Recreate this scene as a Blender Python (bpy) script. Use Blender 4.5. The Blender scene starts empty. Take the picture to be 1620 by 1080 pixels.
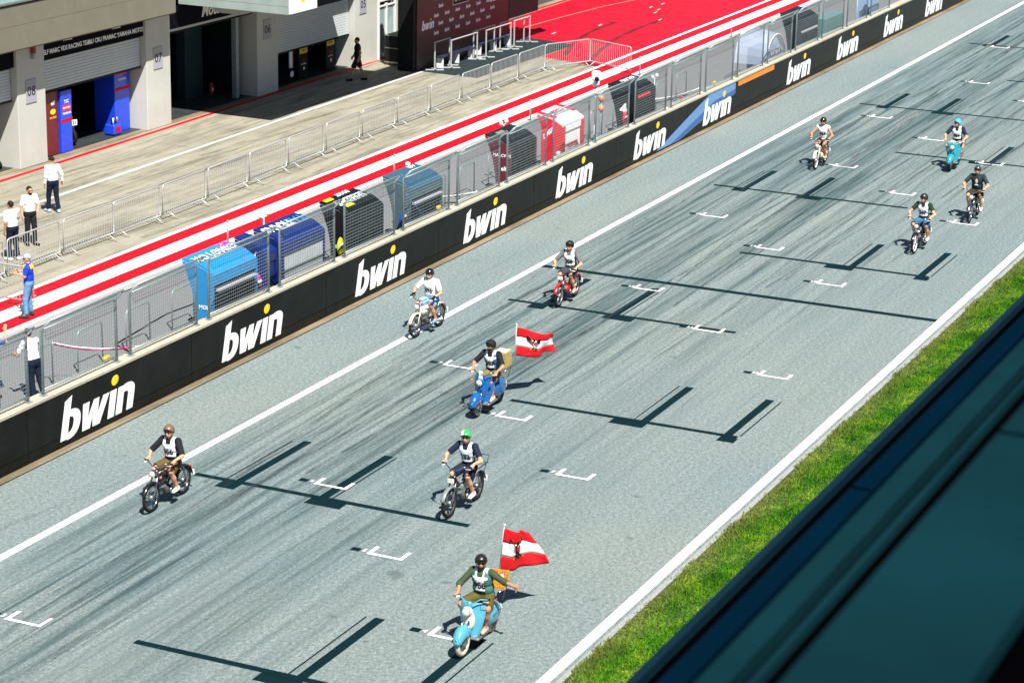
import bpy, math, random, bmesh
import numpy as np
from mathutils import Vector, Matrix, Euler
random.seed(7); rng = np.random.RandomState(11)
PI = math.pi
S = bpy.context.scene
COL = S.collection

# ------------------------------------------------------------------ camera
cam_d = bpy.data.cameras.new("camera"); cam = bpy.data.objects.new("camera", cam_d); COL.objects.link(cam)
S.camera = cam
cam_d.sensor_width = 36.0; cam_d.lens = 84.7; cam_d.clip_start = 0.2; cam_d.clip_end = 3000
_y, _p, _r = 0.43479828, -0.29267894, 0.01984186
_f = Vector((math.cos(_p)*math.cos(_y), math.cos(_p)*math.sin(_y), math.sin(_p)))
_rt = _f.cross(Vector((0, 0, 1))).normalized(); _up = _rt.cross(_f)
_r2 = math.cos(_r)*_rt + math.sin(_r)*_up; _u2 = -math.sin(_r)*_rt + math.cos(_r)*_up
cam.matrix_world = Matrix(((_r2.x, _u2.x, -_f.x, 0), (_r2.y, _u2.y, -_f.y, 0), (_r2.z, _u2.z, -_f.z, 18.0), (0, 0, 0, 1)))
cam_d.dof.use_dof = True; cam_d.dof.focus_distance = 58; cam_d.dof.aperture_fstop = 4.2

# ------------------------------------------------------------------ light
W = bpy.data.worlds.new("World"); S.world = W; W.use_nodes = True
nt = W.node_tree; bg = nt.nodes["Background"]
sky = nt.nodes.new("ShaderNodeTexSky"); sky.sky_type = 'NISHITA'; sky.sun_disc = False
SUN = Vector((-0.48, -0.48, 1.0)).normalized()          # towards the sun
sky.sun_elevation = math.asin(SUN.z); sky.sun_rotation = math.atan2(SUN.x, SUN.y)
sky.altitude = 700; sky.air_density = 1.0; sky.dust_density = 0.6; sky.ozone_density = 1.4
nt.links.new(sky.outputs[0], bg.inputs[0]); bg.inputs[1].default_value = 0.05
sd = bpy.data.lights.new("sun", 'SUN'); sd.energy = 5.0; sd.angle = math.radians(0.53); sd.color = (1.0, 0.955, 0.88)
sun = bpy.data.objects.new("sun", sd); COL.objects.link(sun); sun.location = (0, 0, 60)
sun.rotation_euler = SUN.to_track_quat('Z', 'Y').to_euler()
S.view_settings.view_transform = 'Standard'; S.view_settings.look = 'None'
S.view_settings.exposure = 1.0; S.view_settings.gamma = 1.0; S.view_settings.use_curve_mapping = False
S.render.engine = 'CYCLES'
try:
    S.cycles.use_denoising = True; S.cycles.max_bounces = 6; S.cycles.transparent_max_bounces = 12
except Exception: pass

# ------------------------------------------------------------------ materials
def newmat(name):
    m = bpy.data.materials.new(name); m.use_nodes = True
    n = m.node_tree.nodes; n.clear()
    out = n.new("ShaderNodeOutputMaterial"); b = n.new("ShaderNodeBsdfPrincipled")
    m.node_tree.links.new(b.outputs[0], out.inputs[0])
    return m, n, m.node_tree.links, b, out
_MC = {}
def mat(name, col, rough=0.6, metal=0.0, var=0.12, scale=6.0, bump=0.0, coat=0.0, spec=None):
    """plain painted / woven / cast surface: colour with a little noise in it"""
    key = (name,)
    if key in _MC: return _MC[key]
    m, n, L, b, out = newmat(name)
    tc = n.new("ShaderNodeTexCoord"); nz = n.new("ShaderNodeTexNoise")
    nz.inputs["Scale"].default_value = scale; nz.inputs["Detail"].default_value = 5
    L.new(tc.outputs["Object"], nz.inputs["Vector"])
    rp = n.new("ShaderNodeMapRange"); rp.inputs[1].default_value = 0.3; rp.inputs[2].default_value = 0.7
    rp.inputs[3].default_value = 1 - var; rp.inputs[4].default_value = 1 + var
    L.new(nz.outputs["Fac"], rp.inputs[0])
    mx = n.new("ShaderNodeVectorMath"); mx.operation = 'SCALE'; mx.inputs[0].default_value = col[:3]
    L.new(rp.outputs[0], mx.inputs["Scale"]); L.new(mx.outputs[0], b.inputs["Base Color"])
    b.inputs["Roughness"].default_value = rough; b.inputs["Metallic"].default_value = metal
    b.inputs["Specular IOR Level"].default_value = spec if spec is not None else (0.2 if rough > 0.45 else 0.5)
    if coat: b.inputs["Coat Weight"].default_value = coat; b.inputs["Coat Roughness"].default_value = 0.08
    if bump:
        bp = n.new("ShaderNodeBump"); bp.inputs["Strength"].default_value = min(bump, 1.0); bp.inputs["Distance"].default_value = 0.02*max(bump, 1.0)
        L.new(nz.outputs["Fac"], bp.inputs["Height"]); L.new(bp.outputs[0], b.inputs["Normal"])
    _MC[key] = m; return m

def ramp(n, stops):
    r = n.new("ShaderNodeValToRGB"); e = r.color_ramp.elements
    while len(e) < len(stops): e.new(0.5)
    for i, (p, c) in enumerate(stops):
        e[i].position = p; e[i].color = (c[0], c[1], c[2], 1) if not isinstance(c, float) else (c, c, c, 1)
    return r
def noise(n, L, src, scale, detail=4, rough=0.5, stretch=None, rot=0.0, dist=0.0):
    v = src
    if stretch or rot:
        mp = n.new("ShaderNodeMapping"); mp.inputs["Scale"].default_value = stretch or (1, 1, 1); mp.inputs["Rotation"].default_value = (0, 0, rot)
        L.new(src, mp.inputs["Vector"]); v = mp.outputs[0]
    z = n.new("ShaderNodeTexNoise"); z.inputs["Scale"].default_value = scale; z.inputs["Detail"].default_value = detail
    z.inputs["Roughness"].default_value = rough; z.inputs["Distortion"].default_value = dist
    L.new(v, z.inputs["Vector"]); return z
def mixc(n, L, fac, a, b, typ='MIX'):
    m = n.new("ShaderNodeMix"); m.data_type = 'RGBA'; m.blend_type = typ
    if isinstance(fac, float): m.inputs[0].default_value = fac
    else: L.new(fac, m.inputs[0])
    for s, i in ((a, 6), (b, 7)):
        if isinstance(s, tuple): m.inputs[i].default_value = (*s[:3], 1)
        else: L.new(s, m.inputs[i])
    return m.outputs[2]
def mth(n, L, op, a, b=None, c=None):
    m = n.new("ShaderNodeMath"); m.operation = op
    for k, s in enumerate((a, b, c)):
        if s is None: continue
        if isinstance(s, (int, float)): m.inputs[k].default_value = s
        else: L.new(s, m.inputs[k])
    return m.outputs[0]

def asphalt_mat():
    m, n, L, b, out = newmat("race_asphalt")
    tc = n.new("ShaderNodeTexCoord"); o = tc.outputs["Object"]
    grain = noise(n, L, o, 11, 8, 0.95); fine = noise(n, L, o, 34, 4, 0.9)
    big = noise(n, L, o, 0.10, 4, 0.6)
    rub = noise(n, L, o, 1.0, 6, 0.62, (0.045, 1.15, 1), 0.035, 0.3)
    rub2 = noise(n, L, o, 1.0, 5, 0.7, (0.10, 5.0, 1), 0.06, 0.2)
    rub3 = noise(n, L, o, 1.0, 5, 0.7, (0.06, 9.0, 1), -0.02, 0.1)
    g = ramp(n, [(0.34, (0.055, 0.082, 0.088)), (0.5, (0.182, 0.222, 0.222)), (0.66, (0.38, 0.42, 0.415))]); L.new(grain.outputs["Fac"], g.inputs[0])
    f = ramp(n, [(0.36, 0.45), (0.64, 1.35)]); L.new(fine.outputs["Fac"], f.inputs[0])
    c = mixc(n, L, 0.7, g.outputs[0], f.outputs[0], 'MULTIPLY')
    bb = ramp(n, [(0.3, (0.86, 0.93, 0.97)), (0.7, (1.10, 1.05, 0.98))]); L.new(big.outputs["Fac"], bb.inputs[0])
    c = mixc(n, L, 1.0, c, bb.outputs[0], 'MULTIPLY')
    # lanes where tyres run: y between the two edge lines, strongest over the middle-left
    sp = n.new("ShaderNodeSeparateXYZ"); L.new(o, sp.inputs[0])
    lane = n.new("ShaderNodeValToRGB"); e = lane.color_ramp.elements
    for _ in range(4): e.new(0.5)
    for i, (p, v) in enumerate([(0.0, 0.10), (0.25, 0.25), (0.46, 0.62), (0.66, 1.0), (0.86, 0.95), (0.97, 0.10)]):
        e[i].position = p; e[i].color = (v, v, v, 1)
    yy = n.new("ShaderNodeMapRange"); yy.inputs[1].default_value = 15.8; yy.inputs[2].default_value = 28.6
    L.new(sp.outputs["Y"], yy.inputs[0]); L.new(yy.outputs[0], lane.inputs[0])
    r1 = ramp(n, [(0.42, 0.0), (0.66, 1.0)]); L.new(rub.outputs["Fac"], r1.inputs[0])
    r2 = ramp(n, [(0.50, 0.0), (0.66, 1.0)]); L.new(rub2.outputs["Fac"], r2.inputs[0])
    r3 = ramp(n, [(0.55, 0.0), (0.68, 1.0)]); L.new(rub3.outputs["Fac"], r3.inputs[0])
    s = mth(n, L, 'MULTIPLY_ADD', r2.outputs[0], 0.6, mth(n, L, 'MULTIPLY', r1.outputs[0], 0.55))
    s = mth(n, L, 'MULTIPLY_ADD', r3.outputs[0], 0.5, s)
    s = mth(n, L, 'MULTIPLY', s, lane.outputs[0])
    xx = n.new("ShaderNodeMapRange"); xx.inputs[1].default_value = 30; xx.inputs[2].default_value = 85
    xx.inputs[3].default_value = 0.7; xx.inputs[4].default_value = 1.0; L.new(sp.outputs["X"], xx.inputs[0])
    s = mth(n, L, 'MULTIPLY', s, xx.outputs[0]); s = mth(n, L, 'MINIMUM', s, 0.9)
    s = mth(n, L, 'MULTIPLY', s, 1.4); s = mth(n, L, 'MINIMUM', s, 0.92)
    c = mixc(n, L, s, c, (0.034, 0.066, 0.072))
    # paving lane joints and a few darker repair strips
    jt = noise(n, L, o, 1.0, 3, 0.5, (0.02, 0.6, 1), 0.0); j1 = ramp(n, [(0.60, 0.0), (0.64, 0.28)]); L.new(jt.outputs["Fac"], j1.inputs[0])
    c = mixc(n, L, j1.outputs[0], c, (0.12, 0.15, 0.15))
    # small dark dots and pale scuffs
    sp1 = noise(n, L, o, 1.3, 2, 0.5); d1 = ramp(n, [(0.73, 0.0), (0.75, 1.0)]); L.new(sp1.outputs["Fac"], d1.inputs[0])
    c = mixc(n, L, mth(n, L, 'MULTIPLY', d1.outputs[0], 0.5), c, (0.07, 0.08, 0.08))
    L.new(c, b.inputs["Base Color"]); b.inputs["Roughness"].default_value = 0.9; b.inputs["Specular IOR Level"].default_value = 0.12
    bp = n.new("ShaderNodeBump"); bp.inputs["Strength"].default_value = 0.55; bp.inputs["Distance"].default_value = 0.02
    L.new(grain.outputs["Fac"], bp.inputs["Height"]); L.new(bp.outputs[0], b.inputs["Normal"])
    return m
def concrete_mat(name, c0, c1, streak=0.6, dirt=(0.16, 0.14, 0.10), speck=1.0):
    m, n, L, b, out = newmat(name)
    tc = n.new("ShaderNodeTexCoord"); gg = n.new("ShaderNodeNewGeometry"); o = gg.outputs["Position"]
    z1 = noise(n, L, o, 0.5, 6, 0.65); z2 = noise(n, L, o, 22, 4, 0.7)
    st = noise(n, L, o, 1.0, 6, 0.7, (0.16, 2.3, 1.0), -0.12, 0.6)
    st2 = noise(n, L, o, 1.0, 5, 0.75, (0.35, 7.0, 1.0), -0.05, 0.8)
    g = ramp(n, [(0.3, c0), (0.7, c1)]); L.new(z1.outputs["Fac"], g.inputs[0])
    f = ramp(n, [(0.3, 1 - 0.2*speck), (0.7, 1 + 0.1*speck)]); L.new(z2.outputs["Fac"], f.inputs[0])
    c = mixc(n, L, 1.0, g.outputs[0], f.outputs[0], 'MULTIPLY')
    r = ramp(n, [(0.48, 0.0), (0.64, 1.0)]); L.new(st.outputs["Fac"], r.inputs[0])
    r2 = ramp(n, [(0.54, 0.0), (0.62, 1.0)]); L.new(st2.outputs["Fac"], r2.inputs[0])
    s = mth(n, L, 'MULTIPLY', mth(n, L, 'MULTIPLY_ADD', r2.outputs[0], 0.55, mth(n, L, 'MULTIPLY', r.outputs[0], 0.6)), streak)
    c = mixc(n, L, mth(n, L, 'MINIMUM', s, 0.85), c, dirt)
    L.new(c, b.inputs["Base Color"]); b.inputs["Roughness"].default_value = 0.85; b.inputs["Specular IOR Level"].default_value = 0.2
    bp = n.new("ShaderNodeBump"); bp.inputs["Strength"].default_value = 0.25; bp.inputs["Distance"].default_value = 0.01
    L.new(z2.outputs["Fac"], bp.inputs["Height"]); L.new(bp.outputs[0], b.inputs["Normal"])
    return m
def paint_mat(name, col, wear=0.35, under=(0.19, 0.21, 0.20), rough=0.6, var=0.1, spec=0.12):
    m, n, L, b, out = newmat(name)
    gg = n.new("ShaderNodeNewGeometry"); o = gg.outputs["Position"]
    z = noise(n, L, o, 9, 6, 0.75); z2 = noise(n, L, o, 1.2, 5, 0.6)
    v = ramp(n, [(0.3, 1 - var), (0.7, 1 + var)]); L.new(z2.outputs["Fac"], v.inputs[0])
    c = mixc(n, L, 1.0, col, v.outputs[0], 'MULTIPLY')
    w = ramp(n, [(0.60, 0.0), (0.74, 1.0)]); L.new(z.outputs["Fac"], w.inputs[0])
    c = mixc(n, L, mth(n, L, 'MULTIPLY', w.outputs[0], wear), c, under)
    L.new(c, b.inputs["Base Color"]); b.inputs["Roughness"].default_value = rough; b.inputs["Specular IOR Level"].default_value = spec
    bp = n.new("ShaderNodeBump"); bp.inputs["Strength"].default_value = 0.3; bp.inputs["Distance"].default_value = 0.012
    L.new(z.outputs["Fac"], bp.inputs["Height"]); L.new(bp.outputs[0], b.inputs["Normal"])
    return m
def skid_mat():
    m, n, L, b, out = newmat("tyre_rubber_mark")
    tc = n.new("ShaderNodeNewGeometry"); o = tc.outputs["Position"]
    z = noise(n, L, o, 1.0, 6, 0.7, (0.5, 14.0, 1)); z2 = noise(n, L, o, 30, 3, 0.7)
    r = ramp(n, [(0.40, 0.0), (0.66, 0.5)]); L.new(z.outputs["Fac"], r.inputs[0])
    r2 = ramp(n, [(0.35, 0.3), (0.6, 1.0)]); L.new(z2.outputs["Fac"], r2.inputs[0])
    a = mth(n, L, 'MULTIPLY', r.outputs[0], r2.outputs[0])
    b.inputs["Base Color"].default_value = (0.03, 0.045, 0.05, 1); b.inputs["Roughness"].default_value = 0.7
    L.new(a, b.inputs["Alpha"]); return m
def skid_soft_mat(col, lo=0.25, hi=0.7):
    m, n, L, b, out = newmat("soft_rubber_mark")
    tc = n.new("ShaderNodeNewGeometry"); z = noise(n, L, tc.outputs["Position"], 1.3, 4, 0.6)
    r = ramp(n, [(0.35, lo), (0.65, hi)]); L.new(z.outputs["Fac"], r.inputs[0])
    b.inputs["Base Color"].default_value = (*col, 1); L.new(r.outputs[0], b.inputs["Alpha"]); return m
def glass_mat(name, col=(0.55, 0.75, 0.75), alpha=0.35):
    m, n, L, b, out = newmat(name)
    b.inputs["Base Color"].default_value = (*col, 1); b.inputs["Roughness"].default_value = 0.05
    b.inputs["Alpha"].default_value = alpha; b.inputs["Specular IOR Level"].default_value = 0.8
    return m
def grass_mat():
    m, n, L, b, out = newmat("grass")
    gg = n.new("ShaderNodeNewGeometry"); o = gg.outputs["Position"]
    z = noise(n, L, o, 1.6, 5, 0.6); z2 = noise(n, L, o, 25, 2, 0.6)
    r = ramp(n, [(0.30, (0.012, 0.082, 0.003)), (0.50, (0.048, 0.175, 0.006)), (0.70, (0.17, 0.29, 0.012))]); L.new(z.outputs["Fac"], r.inputs[0])
    r2 = ramp(n, [(0.34, (0.3, 0.42, 0.4)), (0.55, (1.1, 1.1, 1.0)), (0.72, (2.1, 1.7, 1.3))]); L.new(z2.outputs["Fac"], r2.inputs[0])
    c = mixc(n, L, 1.0, r.outputs[0], r2.outputs[0], 'MULTIPLY')
    sp = n.new("ShaderNodeSeparateXYZ"); L.new(o, sp.inputs[0])
    e = n.new("ShaderNodeMapRange"); e.inputs[1].default_value = 14.95; e.inputs[2].default_value = 15.5; L.new(sp.outputs["Y"], e.inputs[0])
    z3 = noise(n, L, o, 3.0, 4, 0.7); e2 = mth(n, L, 'MULTIPLY', e.outputs[0], mth(n, L, 'MULTIPLY', z3.outputs["Fac"], 1.1))
    c = mixc(n, L, mth(n, L, 'MINIMUM', e2, 0.8), c, (0.20, 0.17, 0.055))
    L.new(c, b.inputs["Base Color"]); b.inputs["Roughness"].default_value = 0.7; b.inputs["Specular IOR Level"].default_value = 0.08
    return m
M = {}
def build_mats():
    M['asphalt'] = asphalt_mat()
    M['verge'] = mat("verge_asphalt", (0.26, 0.27, 0.26), 0.9, var=0.18, scale=14, bump=0.3)
    M['floor'] = mat("pit_wall_asphalt", (0.155, 0.158, 0.162), 0.85, var=0.2, scale=22, bump=0.3)
    M['concrete'] = concrete_mat("pit_lane_concrete", (0.225, 0.212, 0.165), (0.34, 0.32, 0.25), 1.0, (0.095, 0.085, 0.065))
    M['kerbcon'] = concrete_mat("kerb_concrete", (0.15, 0.12, 0.075), (0.27, 0.22, 0.145), 0.8, (0.07, 0.06, 0.04))
    M['slab'] = concrete_mat("wall_top_concrete", (0.36, 0.34, 0.27), (0.46, 0.43, 0.35), 0.25)
    M['facade'] = concrete_mat("facade_concrete", (0.43, 0.44, 0.41), (0.51, 0.515, 0.475), 0.2, (0.4, 0.38, 0.32), 0.25)
    M['fascia'] = mat("taupe_fascia", (0.165, 0.155, 0.118), 0.7, var=0.05, scale=2)
    M['wallblk'] = mat("black_board", (0.0055, 0.006, 0.0055), 0.38, var=0.5, scale=1.5, spec=0.14); M['signblk'] = mat("sign_black", (0.004, 0.0045, 0.008), 0.6, var=0.3, spec=0.03)
    M['whitew'] = paint_mat("worn_white_paint", (0.50, 0.50, 0.47), 0.9, (0.25, 0.235, 0.18)); M['white'] = paint_mat("white_line_paint", (0.80, 0.80, 0.79), 0.15)
    M['whitep'] = paint_mat("white_stripe_paint", (0.80, 0.80, 0.78), 0.05)
    M['red'] = paint_mat("red_stripe_paint", (0.50, 0.004, 0.012), 0.05, (0.5, 0.1, 0.1), var=0.12)
    M['redfloor'] = paint_mat("red_floor_paint", (0.47, 0.006, 0.020), 0.7, (0.26, 0.008, 0.016), var=0.4)
    M['blackp'] = paint_mat("blackout_paint", (0.0025, 0.014, 0.017), 0.35, (0.04, 0.07, 0.07), spec=0.06)
    M['skid'] = skid_mat()
    M['grass'] = grass_mat(); M['skid2'] = skid_soft_mat((0.05, 0.012, 0.015)); M['skid2c'] = skid_soft_mat((0.08, 0.07, 0.07), 0.0, 0.16); M['skid2b'] = skid_soft_mat((0.02, 0.035, 0.04), 0.15, 0.6)
    M['soil'] = mat("soil", (0.06, 0.075, 0.02), 0.95, var=0.5, scale=8)
    M['galv'] = mat("galvanised_steel", (0.27, 0.33, 0.34), 0.45, 0.35, var=0.12, scale=9)
    M['steelw'] = mat("barrier_steel", (0.40, 0.43, 0.43), 0.42, 0.35, var=0.1, scale=9)
    M['wire'] = mat("fence_wire", (0.20, 0.245, 0.25), 0.5, 0.3, var=0.1)
    M['letter'] = mat("white_vinyl", (0.80, 0.81, 0.82), 0.45, var=0.03)
    M['yellow'] = mat("yellow_vinyl", (0.80, 0.56, 0.01), 0.45, var=0.04)
    M['orange'] = mat("orange_vinyl", (0.85, 0.22, 0.01), 0.45, var=0.04)
    M['blk'] = mat("matt_black", (0.006, 0.0065, 0.008), 0.6, var=0.3)
    M['rubber'] = mat("tyre_rubber", (0.010, 0.010, 0.010), 0.8, var=0.3, scale=20)
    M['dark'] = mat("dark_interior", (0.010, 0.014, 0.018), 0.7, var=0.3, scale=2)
    M['chrome'] = mat("chrome", (0.50, 0.51, 0.53), 0.18, 1.0, var=0.05)
    M['alu'] = mat("aluminium", (0.36, 0.36, 0.36), 0.38, 0.8, var=0.15, scale=20)
    M['engine'] = mat("engine_cast", (0.07, 0.068, 0.065), 0.5, 0.5, var=0.3, scale=25)
    M['glass'] = glass_mat("door_glass")
    M['lens'] = mat("lamp_lens", (0.75, 0.73, 0.62), 0.12, 0.2, var=0.05)
    M['redlens'] = mat("red_lens", (0.5, 0.01, 0.02), 0.2, var=0.05)
    M['amber'] = mat("amber_lens", (0.75, 0.16, 0.01), 0.25, var=0.05)
    M['shut'] = mat("shutter_metal", (0.50, 0.54, 0.55), 0.5, 0.1, var=0.03, scale=1)
    M['plate'] = mat("grey_plate", (0.33, 0.34, 0.37), 0.5, var=0.05)
    M['skin'] = mat("skin", (0.56, 0.29, 0.18), 0.5, var=0.08, scale=14)
    M['skin2'] = mat("tanned_skin", (0.42, 0.20, 0.115), 0.5, var=0.08, scale=14)
    M['hair'] = mat("dark_hair", (0.015, 0.011, 0.009), 0.6, var=0.3, scale=40)
build_mats()

# ------------------------------------------------------------------ mesh tools
class MB:
    def __init__(s): s.v = []; s.f = []; s.sm = []
    def add(s, vs, fs, smooth=False):
        o = len(s.v); s.v += [tuple(map(float, p)) for p in vs]; s.f += [tuple(i + o for i in f) for f in fs]; s.sm += [smooth]*len(fs); return s
    def box(s, c, d, ch=0.0, rz=0.0, M4=None):
        hx, hy, hz = d[0]/2, d[1]/2, d[2]/2
        if ch <= 0:
            vs = [(x*hx, y*hy, z*hz) for x in (-1, 1) for y in (-1, 1) for z in (-1, 1)]
            fs = [(0, 1, 3, 2), (4, 6, 7, 5), (0, 4, 5, 1), (2, 3, 7, 6), (0, 2, 6, 4), (1, 5, 7, 3)]
        else:
            ch = min(ch, hx*0.9, hy*0.9, hz*0.9); vs = []; idx = {}
            for x in (-1, 1):
                for y in (-1, 1):
                    for z in (-1, 1):
                        for a in range(3):
                            p = [x*(hx - ch), y*(hy - ch), z*(hz - ch)]; p[a] += (x, y, z)[a]*ch
                            idx[(x, y, z, a)] = len(vs); vs.append(tuple(p))
            fs = []
            for a in range(3):
                b_, c_ = (a + 1) % 3, (a + 2) % 3
                for sg in (-1, 1):
                    q = []
                    for u, w in ((-1, -1), (1, -1), (1, 1), (-1, 1)):
                        k = [0, 0, 0]; k[a] = sg; k[b_] = u; k[c_] = w; q.append(idx[(*k, a)])
                    fs.append(tuple(q if sg > 0 else q[::-1]))
                for u in (-1, 1):
                    for w in (-1, 1):
                        q = []
                        for t, ax in ((-1, b_), (1, b_), (1, c_), (-1, c_)):
                            k = [0, 0, 0]; k[a] = t; k[b_] = u; k[c_] = w; q.append(idx[(*k, ax)])
                        fs.append(tuple(q if u*w < 0 else q[::-1]))
            for x in (-1, 1):
                for y in (-1, 1):
                    for z in (-1, 1):
                        q = tuple(idx[(x, y, z, a)] for a in range(3)); fs.append(q if x*y*z > 0 else q[::-1])
        if rz:
            cc, ss = math.cos(rz), math.sin(rz); vs = [(x*cc - y*ss, x*ss + y*cc, z) for x, y, z in vs]
        if M4 is not None: vs = [tuple(M4 @ Vector(p)) for p in vs]
        vs = [(x + c[0], y + c[1], z + c[2]) for x, y, z in vs]
        return s.add(vs, fs)
    def tube(s, pts, r, n=6, closed=False, caps=True):
        pts = [Vector(p) for p in pts]; rs = r if isinstance(r, (list, tuple)) else [r]*len(pts)
        vs = []; N = len(pts); ref = None
        for i, p in enumerate(pts):
            if closed: d = pts[(i + 1) % N] - pts[i - 1]
            else: d = pts[min(i + 1, N - 1)] - pts[max(i - 1, 0)]
            d.normalize()
            if ref is None:
                ref = Vector((0, 0, 1)) if abs(d.z) < 0.9 else Vector((1, 0, 0))
            u = d.cross(ref)
            if u.length < 1e-5: u = d.cross(Vector((0, 1, 0)))
            u.normalize(); w = u.cross(d); ref = w if N > 2 else ref
            for k in range(n):
                a = 2*PI*k/n; vs.append(p + (u*math.cos(a) + w*math.sin(a))*rs[i])
        fs = []
        for i in range(N if closed else N - 1):
            j = (i + 1) % N
            for k in range(n):
                l = (k + 1) % n; fs.append((i*n + k, i*n + l, j*n + l, j*n + k))
        s.add(vs, fs, n > 4)
        if caps and not closed:
            o = len(s.v) - len(vs); s.f.append(tuple(o + k for k in range(n))[::-1]); s.f.append(tuple(o + (N - 1)*n + k for k in range(n))); s.sm += [False]*2
        return s
    def cyl(s, a, b, r, r2=None, n=12): return s.tube([a, b], [r, r if r2 is None else r2], n)
    def torus(s, c, R, r, n=28, m=8, ax='y', a0=0, a1=2*PI, sx=1.0):
        full = abs(a1 - a0 - 2*PI) < 1e-6; K = n if full else n + 1; vs = []
        for i in range(K):
            t = a0 + (a1 - a0)*i/n
            for k in range(m):
                u = 2*PI*k/m; rr = R + r*math.cos(u); h = r*math.sin(u)*sx
                if ax == 'y': vs.append((c[0] + rr*math.cos(t), c[1] + h, c[2] + rr*math.sin(t)))
                elif ax == 'z': vs.append((c[0] + rr*math.cos(t), c[1] + rr*math.sin(t), c[2] + h))
                else: vs.append((c[0] + h, c[1] + rr*math.cos(t), c[2] + rr*math.sin(t)))
        fs = []
        for i in range(n):
            j = (i + 1) % K
            for k in range(m):
                l = (k + 1) % m; fs.append((i*m + k, i*m + l, j*m + l, j*m + k) if ax == 'z' or ax == 'x' else (i*m + k, j*m + k, j*m + l, i*m + l))
        return s.add(vs, fs, True)
    def ell(s, c, r, n=14, m=9, rot=None, top=1.0, bot=-1.0):
        """ellipsoid, optionally cut off below/above (bot, top in -1..1 of z)"""
        t0, t1 = math.asin(bot), math.asin(top); vs = []
        for i in range(m + 1):
            t = t0 + (t1 - t0)*i/m
            for k in range(n):
                u = 2*PI*k/n; vs.append(Vector((r[0]*math.cos(t)*math.cos(u), r[1]*math.cos(t)*math.sin(u), r[2]*math.sin(t))))
        if rot is not None: vs = [rot @ v for v in vs]
        vs = [v + Vector(c) for v in vs]
        fs = [(i*n + k, i*n + (k + 1) % n, (i + 1)*n + (k + 1) % n, (i + 1)*n + k) for i in range(m) for k in range(n)]
        s.add(vs, fs, True)
        o = len(s.v) - len(vs)
        if bot > -0.999: s.f.append(tuple(o + k for k in range(n))[::-1]); s.sm.append(False)
        if top < 0.999: s.f.append(tuple(o + m*n + k for k in range(n))); s.sm.append(False)
        return s
    def prism(s, poly, t0, t1, ax='y'):
        """poly in the two other axes (x,z for y; y,z for x; x,y for z), counter-clockwise"""
        def P(a, b, t): return (a, t, b) if ax == 'y' else ((t, a, b) if ax == 'x' else (a, b, t))
        N = len(poly); vs = [P(a, b, t0) for a, b in poly] + [P(a, b, t1) for a, b in poly]
        fs = [tuple(range(N)), tuple(range(2*N - 1, N - 1, -1))] + [(i, i + N, (i + 1) % N + N, (i + 1) % N) for i in range(N)]
        if ax != 'y': fs = [f[::-1] for f in fs]
        return s.add(vs, fs)
    def loft(s, rings, smooth=True, caps=True):
        n = len(rings[0]); vs = [p for r in rings for p in r]
        fs = [(i*n + k, i*n + (k + 1) % n, (i + 1)*n + (k + 1) % n, (i + 1)*n + k) for i in range(len(rings) - 1) for k in range(n)]
        s.add(vs, fs, smooth)
        if caps:
            o = len(s.v) - len(vs); s.f.append(tuple(o + k for k in range(n))[::-1]); s.f.append(tuple(o + (len(rings) - 1)*n + k for k in range(n))); s.sm += [False]*2
        return s
    def fender(s, c, R, w, a0, a1, t=0.006, n=14, drop=0.02, m=6):
        """arched mudguard round a wheel axle, crowned across its width"""
        rings = []
        for i in range(n + 1):
            a = a0 + (a1 - a0)*i/n; ring = []
            for q in range(2*(m + 1)):
                k = q if q <= m else 2*m + 1 - q; u = -1 + 2*k/m; rr = R - drop*u*u - (t if q > m else 0)
                ring.append((c[0] + rr*math.cos(a), c[1] + u*w/2, c[2] + rr*math.sin(a)))
            rings.append(ring)
        return s.loft(rings)
    def mesh(s, name):
        me = bpy.data.meshes.new(name); me.from_pydata(s.v, [], s.f)
        me.polygons.foreach_set("use_smooth", s.sm); me.update(); return me
    def obj(s, name, m, parent=None, loc=None, fix=True):
        me = s.mesh(name)
        if fix:
            bm = bmesh.new(); bm.from_mesh(me); bmesh.ops.recalc_face_normals(bm, faces=bm.faces); bm.to_mesh(me); bm.free()
        return mk(name, me, m, parent, loc)
def mk(name, me, m=None, parent=None, loc=None):
    if m is not None and not me.materials:
        for q in (m if isinstance(m, (list, tuple)) else [m]): me.materials.append(q)
    o = bpy.data.objects.new(name, me); COL.objects.link(o)
    if parent is not None: o.parent = parent
    if loc is not None: o.location = loc
    return o
def thing(name, label, cat, loc=(0, 0, 0), rz=0.0, group=None):
    o = bpy.data.objects.new(name, None); COL.objects.link(o); o.location = loc; o.rotation_euler = (0, 0, rz); o.empty_display_size = 0.2
    tag(o, label, cat, group); return o
def tag(o, label=None, cat=None, group=None, kind=None):
    if label: o['label'] = label
    if cat: o['category'] = cat
    if group: o['group'] = group
    if kind: o['kind'] = kind
    return o
def dup(root, loc=None, rz=None, label=None, group=None):
    r = root.copy(); COL.objects.link(r)
    if loc is not None: r.location = loc
    if rz is not None: r.rotation_euler = (0, 0, rz)
    if label: r['label'] = label
    if group: r['group'] = group
    for ch in list(root.children):
        c = ch.copy(); COL.objects.link(c); c.parent = r
        for g in list(ch.children):
            d = g.copy(); COL.objects.link(d); d.parent = c
    return r
def sheet(name, poly, z, m, parent=None, kind=None):
    me = bpy.data.meshes.new(name); me.from_pydata([(x, y, z) for x, y in poly], [], [tuple(range(len(poly)))]); me.update()
    if me.polygons[0].normal.z < 0: me.flip_normals()
    o = mk(name, me, m, parent)
    if kind: o['kind'] = kind
    return o
_TC = {}
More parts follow.
